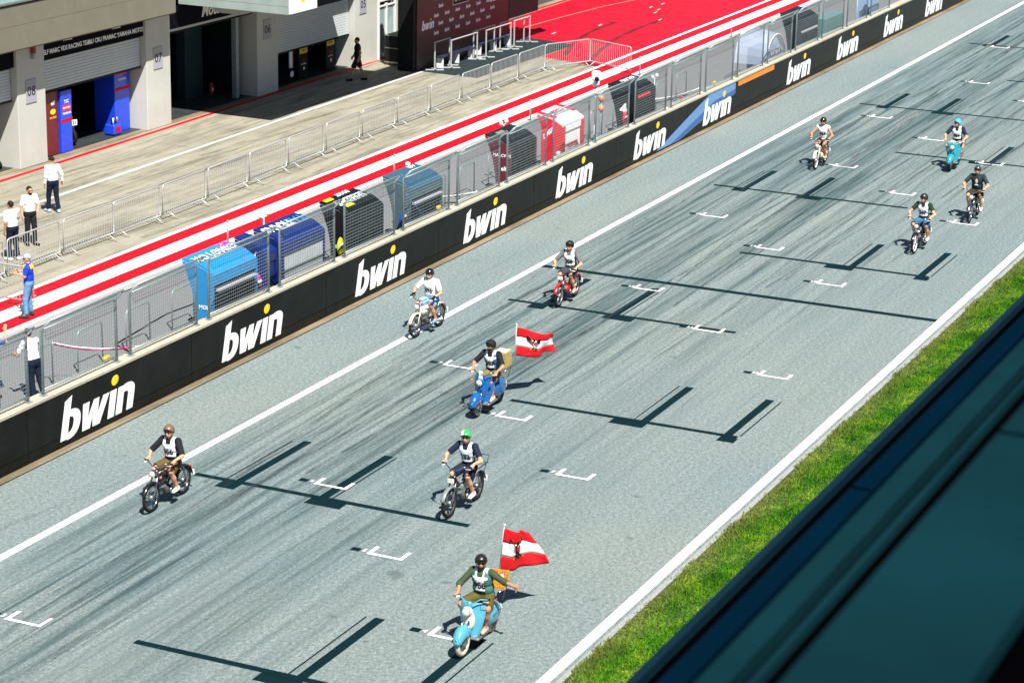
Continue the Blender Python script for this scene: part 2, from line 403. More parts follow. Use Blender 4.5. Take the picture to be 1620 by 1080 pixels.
def text_mesh(txt, size, bold=0.0, depth=0.004, shear=0.0, wide=1.0):
    key = (txt, size, bold, depth, shear, wide)
    if key in _TC: return _TC[key]
    cu = bpy.data.curves.new("lettering", 'FONT'); cu.body = txt; cu.size = size; cu.offset = bold*size; cu.extrude = depth/2
    cu.shear = shear; cu.align_x = 'CENTER'; cu.align_y = 'CENTER'; cu.resolution_u = 2
    o = bpy.data.objects.new("tmp", cu); COL.objects.link(o)
    dg = bpy.context.evaluated_depsgraph_get(); me = bpy.data.meshes.new_from_object(o.evaluated_get(dg)); me.name = "lettering"
    bpy.data.objects.remove(o); bpy.data.curves.remove(cu)
    if wide != 1.0:
        for v in me.vertices: v.co.x *= wide
    _TC[key] = me; return me
def text(txt, size, m, parent, origin, right, up, bold=0.0, depth=0.004, shear=0.0, wide=1.0, name="lettering"):
    """lettering lying in the plane of right/up, centred on origin"""
    me = text_mesh(txt, size, bold, depth, shear, wide).copy(); me.materials.clear()
    r = Vector(right).normalized(); u = Vector(up); u = (u - r*u.dot(r)).normalized(); nrm = r.cross(u)
    T = Matrix(((r.x, u.x, nrm.x, origin[0]), (r.y, u.y, nrm.y, origin[1]), (r.z, u.z, nrm.z, origin[2]), (0, 0, 0, 1)))
    me.transform(T); return mk(name, me, m, parent)

# ================================================================== SETTING
def st(o): o['kind'] = 'structure'; return o
st(sheet("ground", [(-300, -300), (900, -300), (900, 600), (-300, 600)], -0.03, M['soil']))
track = st(sheet("track", [(-60, 15.5), (330, 15.5), (330, 30.2), (-60, 30.2)], 0.0, M['asphalt']))
st(sheet("verge", [(-60, 15.35), (330, 15.35), (330, 15.62), (-60, 15.62)], 0.004, M['verge']))
def strip(name, y0, y1, m, z=0.008, x0=-60, x1=330, par=track): return sheet(name, [(x0, y0), (x1, y0), (x1, y1), (x0, y1)], z, m, par)
strip("edge_line", 15.70, 15.92, M['white']); strip("edge_line", 27.61, 27.81, M['white'])

def ribbon(name, pts, w, z, m, par):
    vs = []; n = len(pts)
    for i, (x, y) in enumerate(pts):
        a = pts[max(i - 1, 0)]; b_ = pts[min(i + 1, n - 1)]; dx, dy = b_[0] - a[0], b_[1] - a[1]; l = math.hypot(dx, dy) or 1
        vs += [(x - dy/l*w/2, y + dx/l*w/2, z), (x + dy/l*w/2, y - dx/l*w/2, z)]
    fs = [(2*i, 2*i + 1, 2*i + 3, 2*i + 2) for i in range(n - 1)]
    o = MB().add(vs, fs); ob = o.obj(name, m, par, fix=False)
    if ob.data.polygons[0].normal.z < 0: ob.data.flip_normals()
    return ob
# old grid painted out in black, 8 m apart
def bar(x0, x1, y0, y1, z=0.006, m=None, name="painted_out_mark", skew=0.0):
    return sheet(name, [(x0, y0), (x1, y0), (x1 + skew, y1), (x0 + skew, y1)], z, m or M['blackp'], track)
for X in (41.74, 57.66, 73.64, 89.72, 105.9):
    bar(X, X + 0.17, 20.32, 26.95); bar(X - 0.36, X - 0.005, 25.72, 26.2, 0.006); bar(X - 0.34, X - 0.005, 23.15, 24.0, 0.006); bar(X - 0.005, X + 0.16, 23.4, 24.45, 0.010)
    bar(X + 0.175, X + 3.1, 25.76, 25.97); bar(X + 0.175, X + 3.1, 23.68, 23.90); bar(X + 0.175, X + 2.95, 26.18, 26.215); bar(X + 0.175, X + 3.05, 23.565, 23.60)
for X in (33.68, 49.68, 65.66, 81.68, 97.7, 113.7):
    bar(X, X + 0.17, 17.35, 23.12); bar(X - 0.34, X - 0.005, 19.55, 20.4, 0.006); bar(X - 0.34, X - 0.005, 17.3, 17.72, 0.006); bar(X - 0.005, X + 0.16, 19.1, 20.3, 0.010)
    bar(X + 0.175, X + 3.08, 19.57, 19.78); bar(X + 0.175, X + 3.08, 17.50, 17.71); bar(X + 0.175, X + 3.05, 19.93, 19.965); bar(X + 0.175, X + 3.05, 17.30, 17.335)
bar(61.33, 61.58, 15.93, 27.6, 0.006); 
for x, y in ((62.1, 23.2),): pass
# motorcycle grid boxes: 3 m apart, three files with an offset
files = [18.15, 21.05, 23.98, 19.62, 22.52, 25.42]
for k in range(-1, 26):
    X = 36.47 + 3.0*k; yc = files[k % 6]
    o = MB()
    z = 0.014
    for (a, b_, c, d) in ((X, X + 0.085, yc - 0.40, yc + 0.40), (X + 0.085, X + 0.44, yc + 0.315, yc + 0.40), (X + 0.085, X + 0.44, yc - 0.40, yc - 0.315)):
        o.add([(a, c, z), (b_, c, z), (b_, d, z), (a, d, z)], [(0, 1, 2, 3)])
    ob = o.obj("grid_box", M['white'], track, fix=False)
    sheet("number_patch", [(X + 0.05, yc + 0.60), (X + 0.21, yc + 0.60), (X + 0.21, yc + 0.80), (X + 0.05, yc + 0.80)], 0.011, M['blackp'], track)
    text(str(k + 4), 0.19, M['white'], track, (X + 0.135, yc + 0.505, 0.0165), (0, -1, 0), (1, 0, 0), 0.02, 0.002, name="number")
# skid marks
zz = 0.0185
for i in range(46):
    x0 = random.uniform(28, 95); L = random.uniform(8, 34); y0 = random.choice([25.9, 25.2, 24.2, 23.4, 24.6, 26.0, 26.4, 24.8] if x0 < 48 else [25.9, 25.2, 24.2, 23.4, 22.4, 21.5, 20.3, 19.2, 26.4, 24.8]) + random.uniform(-0.6, 0.6)
    sl = random.gauss(0.015, 0.035); cv = random.uniform(-0.0012, 0.0012)
    pts = [(x0 + L*t/14, y0 + sl*L*t/14 + cv*(L*t/14)**2) for t in range(15)]
    pts = [(x, min(max(y, 16.2), 27.4)) for x, y in pts]
    ribbon("tyre_mark", pts, random.choice([0.05, 0.09, 0.13, 0.22]), zz, M['skid'], track); zz += 0.0006
ribbon("tyre_mark", [(33.6, 29.0), (34.6, 29.1), (36.2, 29.0), (38, 28.55), (40, 28.1), (43, 27.9)], 0.05, zz, M['skid'], track)
ribbon("tyre_mark", [(36.6, 28.7), (38.2, 28.45), (39.8, 28.3)], 0.045, zz + .0006, M['skid'], track)

for i in range(26):
    x0 = random.uniform(30, 110); L = random.uniform(6, 26); y0 = random.uniform(19, 27) if x0 > 50 else random.uniform(22.5, 27); sl = max(-.07, min(.07, random.gauss(0.0, 0.04))); cv = random.uniform(-.002, .002); zz += .0006
    pts = [(x0 + L*t/16, min(max(y0 + sl*L*t/16 + cv*(L*t/16)**2, 16.1), 27.5)) for t in range(17)]
    ribbon("tyre_mark", pts, random.choice([0.03, 0.045, 0.06]), zz, M['skid2b'], track)
# ---- grass verge
st(sheet("grass_bed", [(-60, 8), (330, 8), (330, 15.5), (-60, 15.5)], 0.006, M['soil']))
def grass():
    N = 165000; x = 30 + 48*rng.rand(N)**1.25; y = 13.6 + 1.95*rng.rand(N)
    edge = 15.46 + 0.07*np.sin(x*0.9) + 0.06*np.sin(x*2.6) + 0.05*np.sin(x*5.7 + 1) + 0.05*np.sin(x*13) + 0.06*rng.randn(N); keep = y < edge; x, y = x[keep], y[keep]; N = len(x)
    cl = 0.5 + 0.5*np.sin(x*1.7 + 2*np.sin(y*3)); h = (0.03 + 0.05*rng.rand(N)**1.5)*(0.6 + 0.8*cl); a = rng.rand(N)*2*PI; w = 0.008 + 0.010*rng.rand(N)
    lx, ly = rng.randn(N)*0.03, rng.randn(N)*0.03; dx, dy = np.cos(a)*w, np.sin(a)*w
    V = np.empty((N, 3, 3)); V[:, 0] = np.stack([x - dx, y - dy, np.full(N, 0.004)], 1); V[:, 1] = np.stack([x + dx, y + dy, np.full(N, 0.004)], 1); V[:, 2] = np.stack([x + lx, y + ly, h], 1)
    me = bpy.data.meshes.new("grass"); me.vertices.add(3*N); me.vertices.foreach_set("co", V.ravel())
    me.loops.add(3*N); me.loops.foreach_set("vertex_index", np.arange(3*N, dtype=np.int32)); me.polygons.add(N)
    me.polygons.foreach_set("loop_start", np.arange(0, 3*N, 3, dtype=np.int32)); me.polygons.foreach_set("loop_total", np.full(N, 3, np.int32)); me.update(calc_edges=True)
    o = mk("grass", me, M['grass']); tag(o, "short green grass strip between the edge line and the dark ledge", "grass", kind="stuff")
grass()

# ---- pit lane: concrete slabs, joints recessed
pit = st(sheet("pit_lane", [(-60, 39.0), (330, 39.0), (330, 60), (-60, 60)], -0.02, mat("joint_filler", (0.06, 0.055, 0.045), 0.9)))
smb = MB(); smb.box((0, 0, 0), (4.985, 4.485, 0.04)); sme = smb.mesh("slab"); sme.materials.append(M['concrete'])
for i in range(-2, 22):
    for j, yy_ in enumerate((41.25, 45.75)):
        o = mk("slab", sme, None, pit, (42.5 + 5*i, yy_, -0.0185 + random.uniform(-0.0015, 0.0015)))
strip("pit_lane_line", 44.65, 44.81, M['whitew'], 0.006, par=pit, x1=88)
strip("garage_line", 47.42, 47.62, M['red'], 0.006, x0=40, x1=330, par=pit)
# stripes along the pit lane, then the grey floor behind the pit wall
stripes = st(sheet("platform", [(-60, 30.9), (330, 30.9), (330, 39.02), (-60, 39.02)], 0.002, M['floor']))
for nm, a, b_, m in (("white_stripe", 38.83, 39.0, 'whitep'), ("red_stripe", 38.26, 38.83, 'red'), ("white_stripe", 37.63, 38.26, 'whitep'), ("red_stripe", 37.07, 37.63, 'red'), ("white_stripe", 36.86, 37.07, 'whitep')):
    strip(nm, a, b_, M[m], 0.008, par=stripes)
for i in range(9):
    x0 = random.uniform(50, 95); L = random.uniform(3, 7); y0 = random.uniform(37.2, 38.6); sl = random.gauss(0, .04)
    ribbon("tyre_mark", [(x0 + L*t/8, y0 + sl*L*t/8) for t in range(9)], random.choice([.05, .1]), 0.0125 + .0006*i, M['skid2c'], stripes)
strip("kerb_edge", 36.55, 36.85, mat("pale_concrete_edge", (0.30, 0.29, 0.28), 0.8, var=0.1, scale=5), 0.010, par=stripes)
strip("gutter", 36.50, 36.54, M['dark'], 0.0105, par=stripes)
# red painted floor and the black carpet before the board
st(sheet("red_floor", [(91.85, 39.02), (200, 39.02), (200, 47.3), (97.3, 47.3), (96.2, 44.5), (95.95, 41.95), (92.75, 41.95)], 0.010, M['redfloor']))
st(sheet("black_carpet", [(86.9, 42.15), (96.2, 41.95), (96.9, 44.6), (87.1, 45.6)], 0.014, mat("black_carpet", (0.016, 0.026, 0.028), 0.9, var=0.3, scale=4)))
for i in range(26):
    x0 = random.uniform(50, 84); L = random.uniform(3, 11); y0 = random.choice([41.2, 41.8, 42.4, 43.0, 43.6, 44.1, 45.6, 46.3, 39.5]) + random.uniform(-.25, .25); sl = random.gauss(-.06, .03)
    ribbon("tyre_mark", [(x0 + L*t/8, y0 + sl*L*t/8 + .002*(L*t/8)**2) for t in range(9)], random.choice([.05, .09, .14, .2]), 0.0125 + .0006*i, M['skid'], pit)
for pts, w in (([(93.5, 41.2), (95.94, 41.98), (97.6, 42.4), (99.37, 42.65), (101.2, 42.76), (102.85, 42.78)], 0.24), ([(91.9, 39.4), (93.8, 40.0), (95.93, 40.49), (98.67, 41.01), (100.5, 41.15), (102.4, 41.22), (105, 41.2)], 0.24), ([(100.7, 44.56), (100.4, 43.0), (99.96, 41.48)], 0.08)):
    ribbon("tyre_mark", pts, w, 0.0165, M['skid2'], pit)
ribbon("painted_seam", [(97.5, 45.85), (99.19, 45.77), (102.86, 45.52), (106.81, 45.14), (109.77, 44.58), (116, 43.6)], 0.07, 0.017, paint_mat("pale_red_seam", (0.7, 0.22, 0.16), 0.1), pit)
for x, y in ((106.2, 42.2), (107.1, 42.4), (107.6, 43.0), (108.9, 42.9), (98.2, 43.9), (101.4, 43.0), (104.3, 41.2), (112.4, 43.3)): sheet("paint_scuff", [(x, y), (x + .5, y + .05), (x + .55, y + .12), (x + .1, y + .1)], 0.0175, M['whitew'], pit)

# ---- pit wall
st(strip("kerb", 30.22, 30.46, M['kerbcon'], 0.012, par=None))
wall = thing("pit_wall", "long low black advertising wall with pale concrete top along the track", "wall", (0, 30.46, 0))
YW = 0.0
MB().box((135, 0.16, 0.63), (390, 0.29, 1.24)).obj("core", M['blk'], wall)
up = MB().box((0, 0, 0), (6.58, 0.02, 0.982)).mesh("upper_board"); up.materials.append(M['wallblk'])
lo = MB().box((0, 0, 0), (6.585, 0.02, 0.235)).mesh("lower_board"); lo.materials.append(M['wallblk'])
for k in range(-1, 14):
    x = 40.6 + 6.6*k + 3.3
    o = mk("upper_board", up, None, wall, (x, 0.004 + random.uniform(0, .003), 0.754)); o.rotation_euler = (random.uniform(-.002, .002), 0, 0); mk("lower_board", lo, None, wall, (x, 0.006, 0.13))
tp = MB().box((0, 0, 0), (3.385, 0.33, 0.075), 0.008).mesh("top_slab"); tp.materials.append(M['slab'])
l2 = MB().box((0, 0, 0), (3.385, 0.16, 1.24), 0.01).mesh("rear_slab"); l2.materials.append(M['slab'])
for k in range(-2, 30):
    mk("top_slab", tp, None, wall, (41.2 + 3.41*k, 0.17, 1.288)); mk("rear_slab", l2, None, wall, (41.2 + 3.41*k, 0.445, 0.62))
# the word on the boards, drawn as solid letters
def arc(cx, cy, rx, ry, a0, a1, n=8, p=2.4):
    o = []
    for i in range(n + 1):
        t = a0 + (a1 - a0)*i/n; c, s_ = math.cos(t), math.sin(t)
        o.append((cx + rx*math.copysign(abs(c)**(2/p), c), cy + ry*math.copysign(abs(s_)**(2/p), s_)))
    return o
def bwin_meshes(h, tag_=""):
    H2 = PI/2; out = []
    def ext(polys, nm):
        mb = MB()
        for poly in polys:
            P = [((x + 0.20*y)*0.285*h/0.285, y*h) for x, y in poly]; mb.prism(P, 0.0, -0.006*max(1, h), 'y')
        return mb.mesh(nm)
    def band(o_, i_): return [[o_[k], o_[k + 1], i_[k + 1], i_[k]] for k in range(len(o_) - 1)]
    b_ = [[(0, 0), (.31, 0), (.31, 1.55), (.05, 1.42), (0, 1.42)]] + band(arc(.31, .5, .56, .54, H2, -H2, 12), arc(.31, .5, .24, .29, H2, -H2, 12))
    w = [[(.93, 1.0), (1.24, 1.0), (1.24, .40), (1.40, .0), (1.04, 0)], [(1.24, .40), (1.47, 1.0), (1.47, .42), (1.40, .0)], [(1.47, 1.0), (1.72, 1.0), (1.72, .40), (1.88, 0), (1.54, 0), (1.47, .42)], [(1.72, .40), (1.93, 1.0), (2.22, 1.0), (1.88, 0)]]
    i_ = [[(2.28, 0), (2.59, 0), (2.59, 1.0), (2.28, 1.0)]]
    n_ = [[(2.68, 0), (2.99, 0), (2.99, 1.0), (2.68, 1.0)]] + band([(2.99, 1.03)] + arc(3.14, .68, .40, .36, H2, 0, 8) + [(3.54, 0)], [(2.99, .74)] + arc(3.07, .58, .16, .17, H2, 0, 8) + [(3.23, 0)])
    dot = [arc(2.44, 1.36, .17, .19, 0, 2*PI*15/16, 15, 2)]
    s = 1
    for nm, P in (("letter_b", b_), ("letter_w", w), ("letter_i", i_), ("letter_n", n_), ("letter_dot", dot)): out.append(ext(P, nm))
    return out
BW = bwin_meshes(0.62)
for k_, me in enumerate(BW):
    for v in me.vertices: v.co.x *= 1.295
    me.materials.append(M['yellow'] if k_ == 4 else M['letter'])
for xd in (43.97, 50.75, 57.58, 64.2, 70.85, 77.35, 84.0, 93.4, 99.9, 106.7, 113.4):
    for me in BW: mk(me.name, me, None, wall, (xd - 2.19, -0.0065, 0.165))
blue1 = mat("pale_blue_vinyl", (0.12, 0.25, 0.48), 0.45, var=0.1); blue2 = mat("mid_blue_vinyl", (0.03, 0.11, 0.30), 0.45, var=0.1)
def wallpoly(nm, P, m, y=-0.0060): 
    o = MB().prism(P, y, y - 0.002, 'y'); return o.obj(nm, m, wall)
wallpoly("blue_band", [(77.3, 0.08), (78.6, 0.08), (83.0, 0.9), (85.2, 1.0), (85.2, 1.235), (82.4, 1.235), (80.2, 0.75)], blue1, -0.0062)
wallpoly("blue_band", [(78.6, 0.08), (79.4, 0.06), (83.4, 0.62), (85.2, 0.82), (85.2, 0.995), (83.05, 0.89)], blue2, -0.0062)
wallpoly("orange_strip", [(85.5, 1.05), (89.6, 1.05), (89.6, 1.235), (85.5, 1.235)], M['orange'], -0.0062)

# ---- debris fence panels on the wall
def fence_meshes():
    w, h = 2.85, 1.50; r = 0.032
    lp = MB(); lp.tube([(0, 0, 0), (0, 0, h), (0, -0.24, h + 0.25)], r, 8); lp.box((0, 0, 0.01), (0.16, 0.14, 0.02)); lp.box((0, 0.06, -0.06), (0.08, 0.02, 0.12))
    rails = []
    for pts in ([(0, 0, 0.13), (w, 0, 0.13)], [(0, 0, h), (w, 0, h)], [(0.0, -0.24, h + 0.25), (w, -0.24, h + 0.25)]):
        rails.append(MB().tube(pts, 0.021, 6))
    wr = MB()
    z = 0.19
    def t3(a, b_, r_=0.0036):
        wr.tube([a, b_], r_, 3, caps=False)
    while z < h: t3((0.03, 0, z), (w - 0.03, 0, z), 0.0055); z += 0.088
    for q in (0.33, 0.66): t3((0.03, -0.24*q, h + 0.25*q), (w - 0.03, -0.24*q, h + 0.25*q))
    x = 0.08
    while x < w: t3((x, 0.004, 0.14), (x, 0.004, h), 0.004); t3((x, 0.004, h), (x, -0.24, h + 0.25), 0.003); x += 0.09
    A = lp.mesh("post"); R_ = [q.mesh("rail") for q in rails]; Wm = wr.mesh("wire_mesh")
    for me in [A, *R_]: me.materials.append(M['galv'])
    Wm.materials.append(M['wire']); return A, R_, Wm
fpA, fpR, fpW = fence_meshes()
_fl = ["wire mesh safety panel %s on the pit wall" ]
fence_root = None
names_near = {-1: "at the left picture edge before the man in the white shirt", 0: "with the pink tape hanging behind it", 1: "just left of the light blue booth", 2: "in front of the light blue booth",
 3: "in front of the dark blue and white booth", 4: "in front of the black booth with the large white lettering", 5: "in front of the grey-blue booth", 6: "over bare floor just right of the grey-blue booth", 7: "in front of the small black booth with maroon side",
 8: "in front of the white and red booth", 9: "before the orange traffic lamp, left of the black and red booth", 10: "in front of the black booth with red roof marks", 11: "beside the loose tape right of the black and red booth",
 12: "above the end of the blue wall band", 13: "above the orange strip of the wall", 14: "in front of the clear plastic tent", 15: "right of the clear plastic tent", 16: "in front of the pale blue banner", 17: "last but one at the top picture edge", 18: "last at the top picture edge"}
for k in range(-2, 21):
    if k not in names_near: continue
    X = 41.45 + 3.41*k
    if fence_root is None:
        fence_root = thing("fence_panel", "x", "fence", (X, 30.62, 1.326), 0, "mesh panels standing on the pit wall")
        mk("post", fpA, None, fence_root, (0, 0, 0)); mk("post", fpA, None, fence_root, (2.85, 0, 0))
        for q in fpR: mk("rail", q, None, fence_root)
        o = mk("wire_mesh", fpW, None, fence_root); o['kind'] = 'stuff'; fr = fence_root
    else: fr = dup(fence_root, (X, 30.62, 1.326), 0)
    fr['label'] = "galvanised mesh fence panel " + names_near[k]
# ---- inner hoop railings
hm = MB().tube([(0, 0, 0), (0, 0, 0.98), (0.07, 0, 1.05), (0.98, 0, 1.05), (1.05, 0, 0.98), (1.05, 0, 0)], 0.022, 6).mesh("hoop_rail"); hm.materials.append(M['galv'])
for k in range(0, 22):
    X = 42.4 + 2.1*k
    hl_ = ["at the left picture edge", "beside the man in the white shirt at the rail", "left of the pink tape knot", "right of the pink tape knot", "second left of the light blue booth", "next left of the light blue booth", "behind the light blue booth", "behind the dark blue booth", "between dark blue and black booths", "behind the black lettered booth",
           "left of the grey-blue booth", "behind the grey-blue booth", "holding the white tape right of the grey-blue booth", "left of the maroon sided booth", "behind the maroon sided booth", "behind the scarlet framed booth", "left of the orange signal lamps", "behind the red marked black booth", "holding the loose tape right of the red marked booth", "above the blue band of the wall", "above the right end of the blue band", "above the orange strip of the wall"][k]
    o = mk("hoop_rail", hm, None, None, (X, 33.35, 0.002)); tag(o, "low steel hoop railing " + hl_, "railing", "hoop railings behind the pit wall")

# ---- crowd barriers
def barrier_proto(w=2.45):
    r = thing("crowd_barrier", "x", "barrier", (0, 0, 0), 0, "crowd barriers along the pit lane")
    fr = MB(); h = 1.1; z0 = 0.17
    fr.tube([(0, 0, z0), (0, 0, h - 0.09), (0.03, 0, h - 0.03), (0.09, 0, h), (w - 0.09, 0, h), (w - 0.03, 0, h - 0.03), (w, 0, h - 0.09), (w, 0, z0)], 0.025, 6, closed=True)
    a = fr.mesh("frame"); a.materials.append(M['steelw']); mk("frame", a, None, r)
    b_ = MB(); x = 0.12
    while x < w - 0.05: b_.tube([(x, 0, z0), (x, 0, h)], 0.009, 4, caps=False); x += 0.117
    bm_ = b_.mesh("bars"); bm_.materials.append(M['steelw']); o = mk("bars", bm_, None, r); o['kind'] = 'stuff'
    f = MB().tube([(0, -0.34, 0.0), (0, -0.05, 0.16), (0, 0.05, 0.16), (0, 0.34, 0.0)], 0.019, 5).mesh("foot"); f.materials.append(M['steelw'])
    mk("foot", f, None, r, (0.30, 0, 0.018)); mk("foot", f, None, r, (w - 0.30, 0, 0.018))
    hk = MB().box((w + 0.03, 0, 0.9), (0.07, 0.03, 0.03)).box((w + 0.03, 0, 0.35), (0.07, 0.03, 0.03)).mesh("hook"); hk.materials.append(M['steelw']); o = mk("hook", hk, None, r); o['kind'] = 'stuff'
    return r
bp_ = barrier_proto()
ends = [(47.7, 40.25), (50.32, 40.2), (52.95, 40.15), (55.6, 40.15), (58.06, 40.1), (60.68, 40.08), (63.3, 40.1), (65.95, 40.17), (68.6, 40.25), (71.3, 40.33), (74.0, 40.38), (76.7, 40.4), (79.4, 40.42), (82.1, 40.45), (84.7, 40.46), (87.3, 40.47), (89.8, 40.45), (92.05, 39.4), (91.0, 37.0)]
blab = ["at the left picture edge below the two men", "leaning place of the two men in white", "just right of the two men in white", "second right of the two men in white", "third right of the two men in white", "fourth right of the two men in white",
 "across from pillar 08 and the blue cabinets", "fifth left of the man in black", "fourth left of the man in black", "third left of the man in black", "second left of the man in black", "below the man in black", "across from the black flight case",
 "at the left end of the black carpet", "in the middle of the black carpet edge", "at the right end of the black carpet", "before the red floor, joined to the cross barrier", "standing across the red and white stripes at the row's far end"]
for k in range(len(ends) - 1):
    (x0, y0), (x1, y1) = ends[k], ends[k + 1]
    b_ = bp_ if k == 0 else dup(bp_); b_.location = (x0, y0, 0.002); b_.rotation_euler = (0, 0, math.atan2(y1 - y0, x1 - x0))
    b_['label'] = "grey steel crowd barrier " + blab[k]
b_ = dup(bp_, (50.78, 40.15, 0.01), -PI/2 + 0.0, "grey steel crowd barrier set across the stripes beside the man in the blue shirt")

# ---- marker posts at the pit lane kerb
pm = MB().cyl((0, 0, 0), (0, 0, 0.72), 0.028, n=8).cyl((0, 0, 0.72), (0, 0, 0.78), 0.034, n=8).mesh("marker_post"); pm.materials.append(M['galv'])
for X, w_ in ((58.93, "left of the dark blue booth"), (69.4, "above the grey-blue booth"), (80.2, "above the white and red booth"), (90.9, "at the end of the crowd barriers"), (101.7, "farthest up the pit lane")):
    tag(mk("marker_post", pm, None, None, (X, 36.68, 0.01)), "thin grey marker post on the pale kerb " + w_, "post", "marker posts along the pit lane kerb")

# ================================================================== GARAGE BUILDING
B = thing("pit_building", "concrete pit garages with taupe fascia, roller shutters and numbered pillars", "building", (64.0, 48.0, 0), -0.02)
def bb(name, x0, x1, y0, y1, z0, z1, m, ch=0.0, par=None): 
    return MB().box(((x0 + x1)/2, (y0 + y1)/2, (z0 + z1)/2), (x1 - x0, y1 - y0, z1 - z0), ch).obj(name, m, par or B)
pil = [(0.2, "08"), (7.6, "07"), (14.98, "06"), (22.4, "05")]
for x, n_ in pil + [(-7.15, "09")]:
    bb("pillar", x, x + 1.5, 0.0, 0.9, 0, 4.05, M['facade'], 0.015)
    if n_ != "09":
        bb("number_plate", x + 0.42, x + 0.98, -0.03, -0.002, 2.15, 2.92, M['plate'])
        text(n_, 0.46, M['blk'], B, (x + 0.70, -0.034, 2.52), (1, 0, 0), (0, 0, 1), 0.0, 0.004)
# fascia overhang in panels
for z0, z1, yy0 in ((4.25, 5.02, 0), (5.03, 5.68, 0)):
    for i, (a, b_) in enumerate(((-12, -4), (-3.985, 2.3), (2.315, 8.25))):
        bb("fascia_panel", a, b_, -0.86, -0.80, z0, z1, M['fascia'])
bb("soffit", -12, 8.25, -0.80, 0.9, 4.20, 4.26, M['fascia']); bb("fascia_return", 8.19, 8.25, -0.795, 0.9, 4.27, 5.68, M['fascia'])
bb("window_sill", -12, 8.25, -0.88, -0.78, 5.685, 5.74, M['blk']); bb("window_sill", -12, 8.25, -0.90, -0.78, 5.745, 5.80, M['alu'])
for a in (-12, -8.9, -5.8, -2.7, 0.4, 3.5): bb("window_pane", a, a + 3.04, -0.82, -0.80, 5.81, 7.6, M['glass'])
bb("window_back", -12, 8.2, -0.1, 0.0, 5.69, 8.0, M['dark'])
bb("upper_wall", -12, 8.2, 0.0, 0.9, 8.01, 9.0, M['facade'])
# openings with sign boards, shutters of single slats
slat_c = {}
def bay(x0, x1, zb, signs, name_off=0):
    w = x1 - x0
    bb("sign_board", x0, x1, 0.10, 0.20, 3.42, 4.19, M['signblk'])
    key = round(w, 2)
    if key not in slat_c:
        me = MB().box((0, 0, 0), (w - 0.04, 0.03, 0.098), 0.012).mesh("shutter_slat"); me.materials.append(M['shut']); slat_c[key] = me
    z = 3.36
    while z > zb: mk("shutter_slat", slat_c[key], None, B, ((x0 + x1)/2, 0.26, z - 0.05)); z -= 0.104
    bb("shutter_rail", x0, x1, 0.23, 0.30, z - 0.06, z, M['blk'])
    for t, xx_, zz_, s_ in signs: text(t, s_, M['letter'], B, (xx_, 0.094, zz_), (1, 0, 0), (0, 0, 1), 0.028, 0.004, 0.3 if t.startswith('Moto') else 0.0, 0.93)
bay(-5.64, 0.19, 2.38, [("PRAMAC RACING TEAM", -2.2, 3.62, 0.27)])
bay(1.72, 7.59, 2.38, [("ELF MARC VDS RACING TEAM", 3.15, 3.66, 0.22), ("BLU CRU PRAMAC YAMAHA MOTO2", 5.95, 3.66, 0.22), ("Moto2", 3.15, 3.97, 0.20), ("Moto2", 5.95, 3.97, 0.20)])
bay(9.12, 14.97, 3.30, [("Moto3", 12.1, 3.78, 0.62)])
bay(16.5, 22.39, 1.42, [])
bay(32.0, 40.0, 2.6, [])
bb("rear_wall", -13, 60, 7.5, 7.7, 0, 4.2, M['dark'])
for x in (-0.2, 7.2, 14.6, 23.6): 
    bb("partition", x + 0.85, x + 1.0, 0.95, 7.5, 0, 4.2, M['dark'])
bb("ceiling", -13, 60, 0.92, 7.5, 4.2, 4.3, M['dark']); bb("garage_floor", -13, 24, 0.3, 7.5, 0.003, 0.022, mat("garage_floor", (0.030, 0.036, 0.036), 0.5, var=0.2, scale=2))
bb("threshold", -13, 22.4, -0.05, 0.29, 0.004, 0.014, M['kerbcon'])
bb("siren", 0.95, 1.08, -0.14, -0.01, 3.78, 4.02, mat("rust_red_lamp", (0.22, 0.06, 0.03), 0.5)); bb("siren", 0.96, 1.07, -0.12, -0.01, 3.6, 3.74, M['galv'])
# wall with the glass entrance right of pillar 05
bb("entrance_wall", 23.91, 24.35, 0.0, 0.3, 0, 4.9, M['facade']); bb("entrance_wall", 25.85, 32.0, 0.05, 0.35, 0, 4.9, M['facade']); bb("entrance_wall", 24.36, 25.84, 0.02, 0.3, 2.62, 4.9, M['facade'])
for x in (27.3, 29.9): bb("pilaster", x, x + 0.09, -0.02, 0.045, 0, 4.3, M['facade'])
wf = mat("white_frame", (0.72, 0.73, 0.70), 0.4, var=0.04)
for a, b_, c, d in ((24.36, 24.44, 0, 2.5), (25.76, 25.84, 0, 2.5), (25.02, 25.10, 0, 2.34), (24.44, 25.76, 2.42, 2.5), (24.44, 25.76, 2.2, 2.27)):
    bb("door_frame", a, b_, -0.06, 0.06, c + 0.02, d, wf)
bb("door_pane", 24.45, 25.01, -0.01, 0.01, 0.03, 2.19, M['glass']); bb("door_pane", 25.11, 25.75, -0.01, 0.01, 0.03, 2.19, M['glass'])
leaf = MB().box((25.86, -0.62, 1.05), (0.05, 1.15, 0.05)).box((25.86, -0.05, 0.55), (0.05, 0.05, 1.0)).box((25.86, -1.18, 0.55), (0.05, 0.05, 1.06)).box((25.86, -0.62, 0.08), (0.05, 1.15, 0.07)).obj("door_leaf", M['galv'], B)
bb("door_leaf_pane", 25.85, 25.87, -1.14, -0.08, 0.13, 1.02, M['glass'])
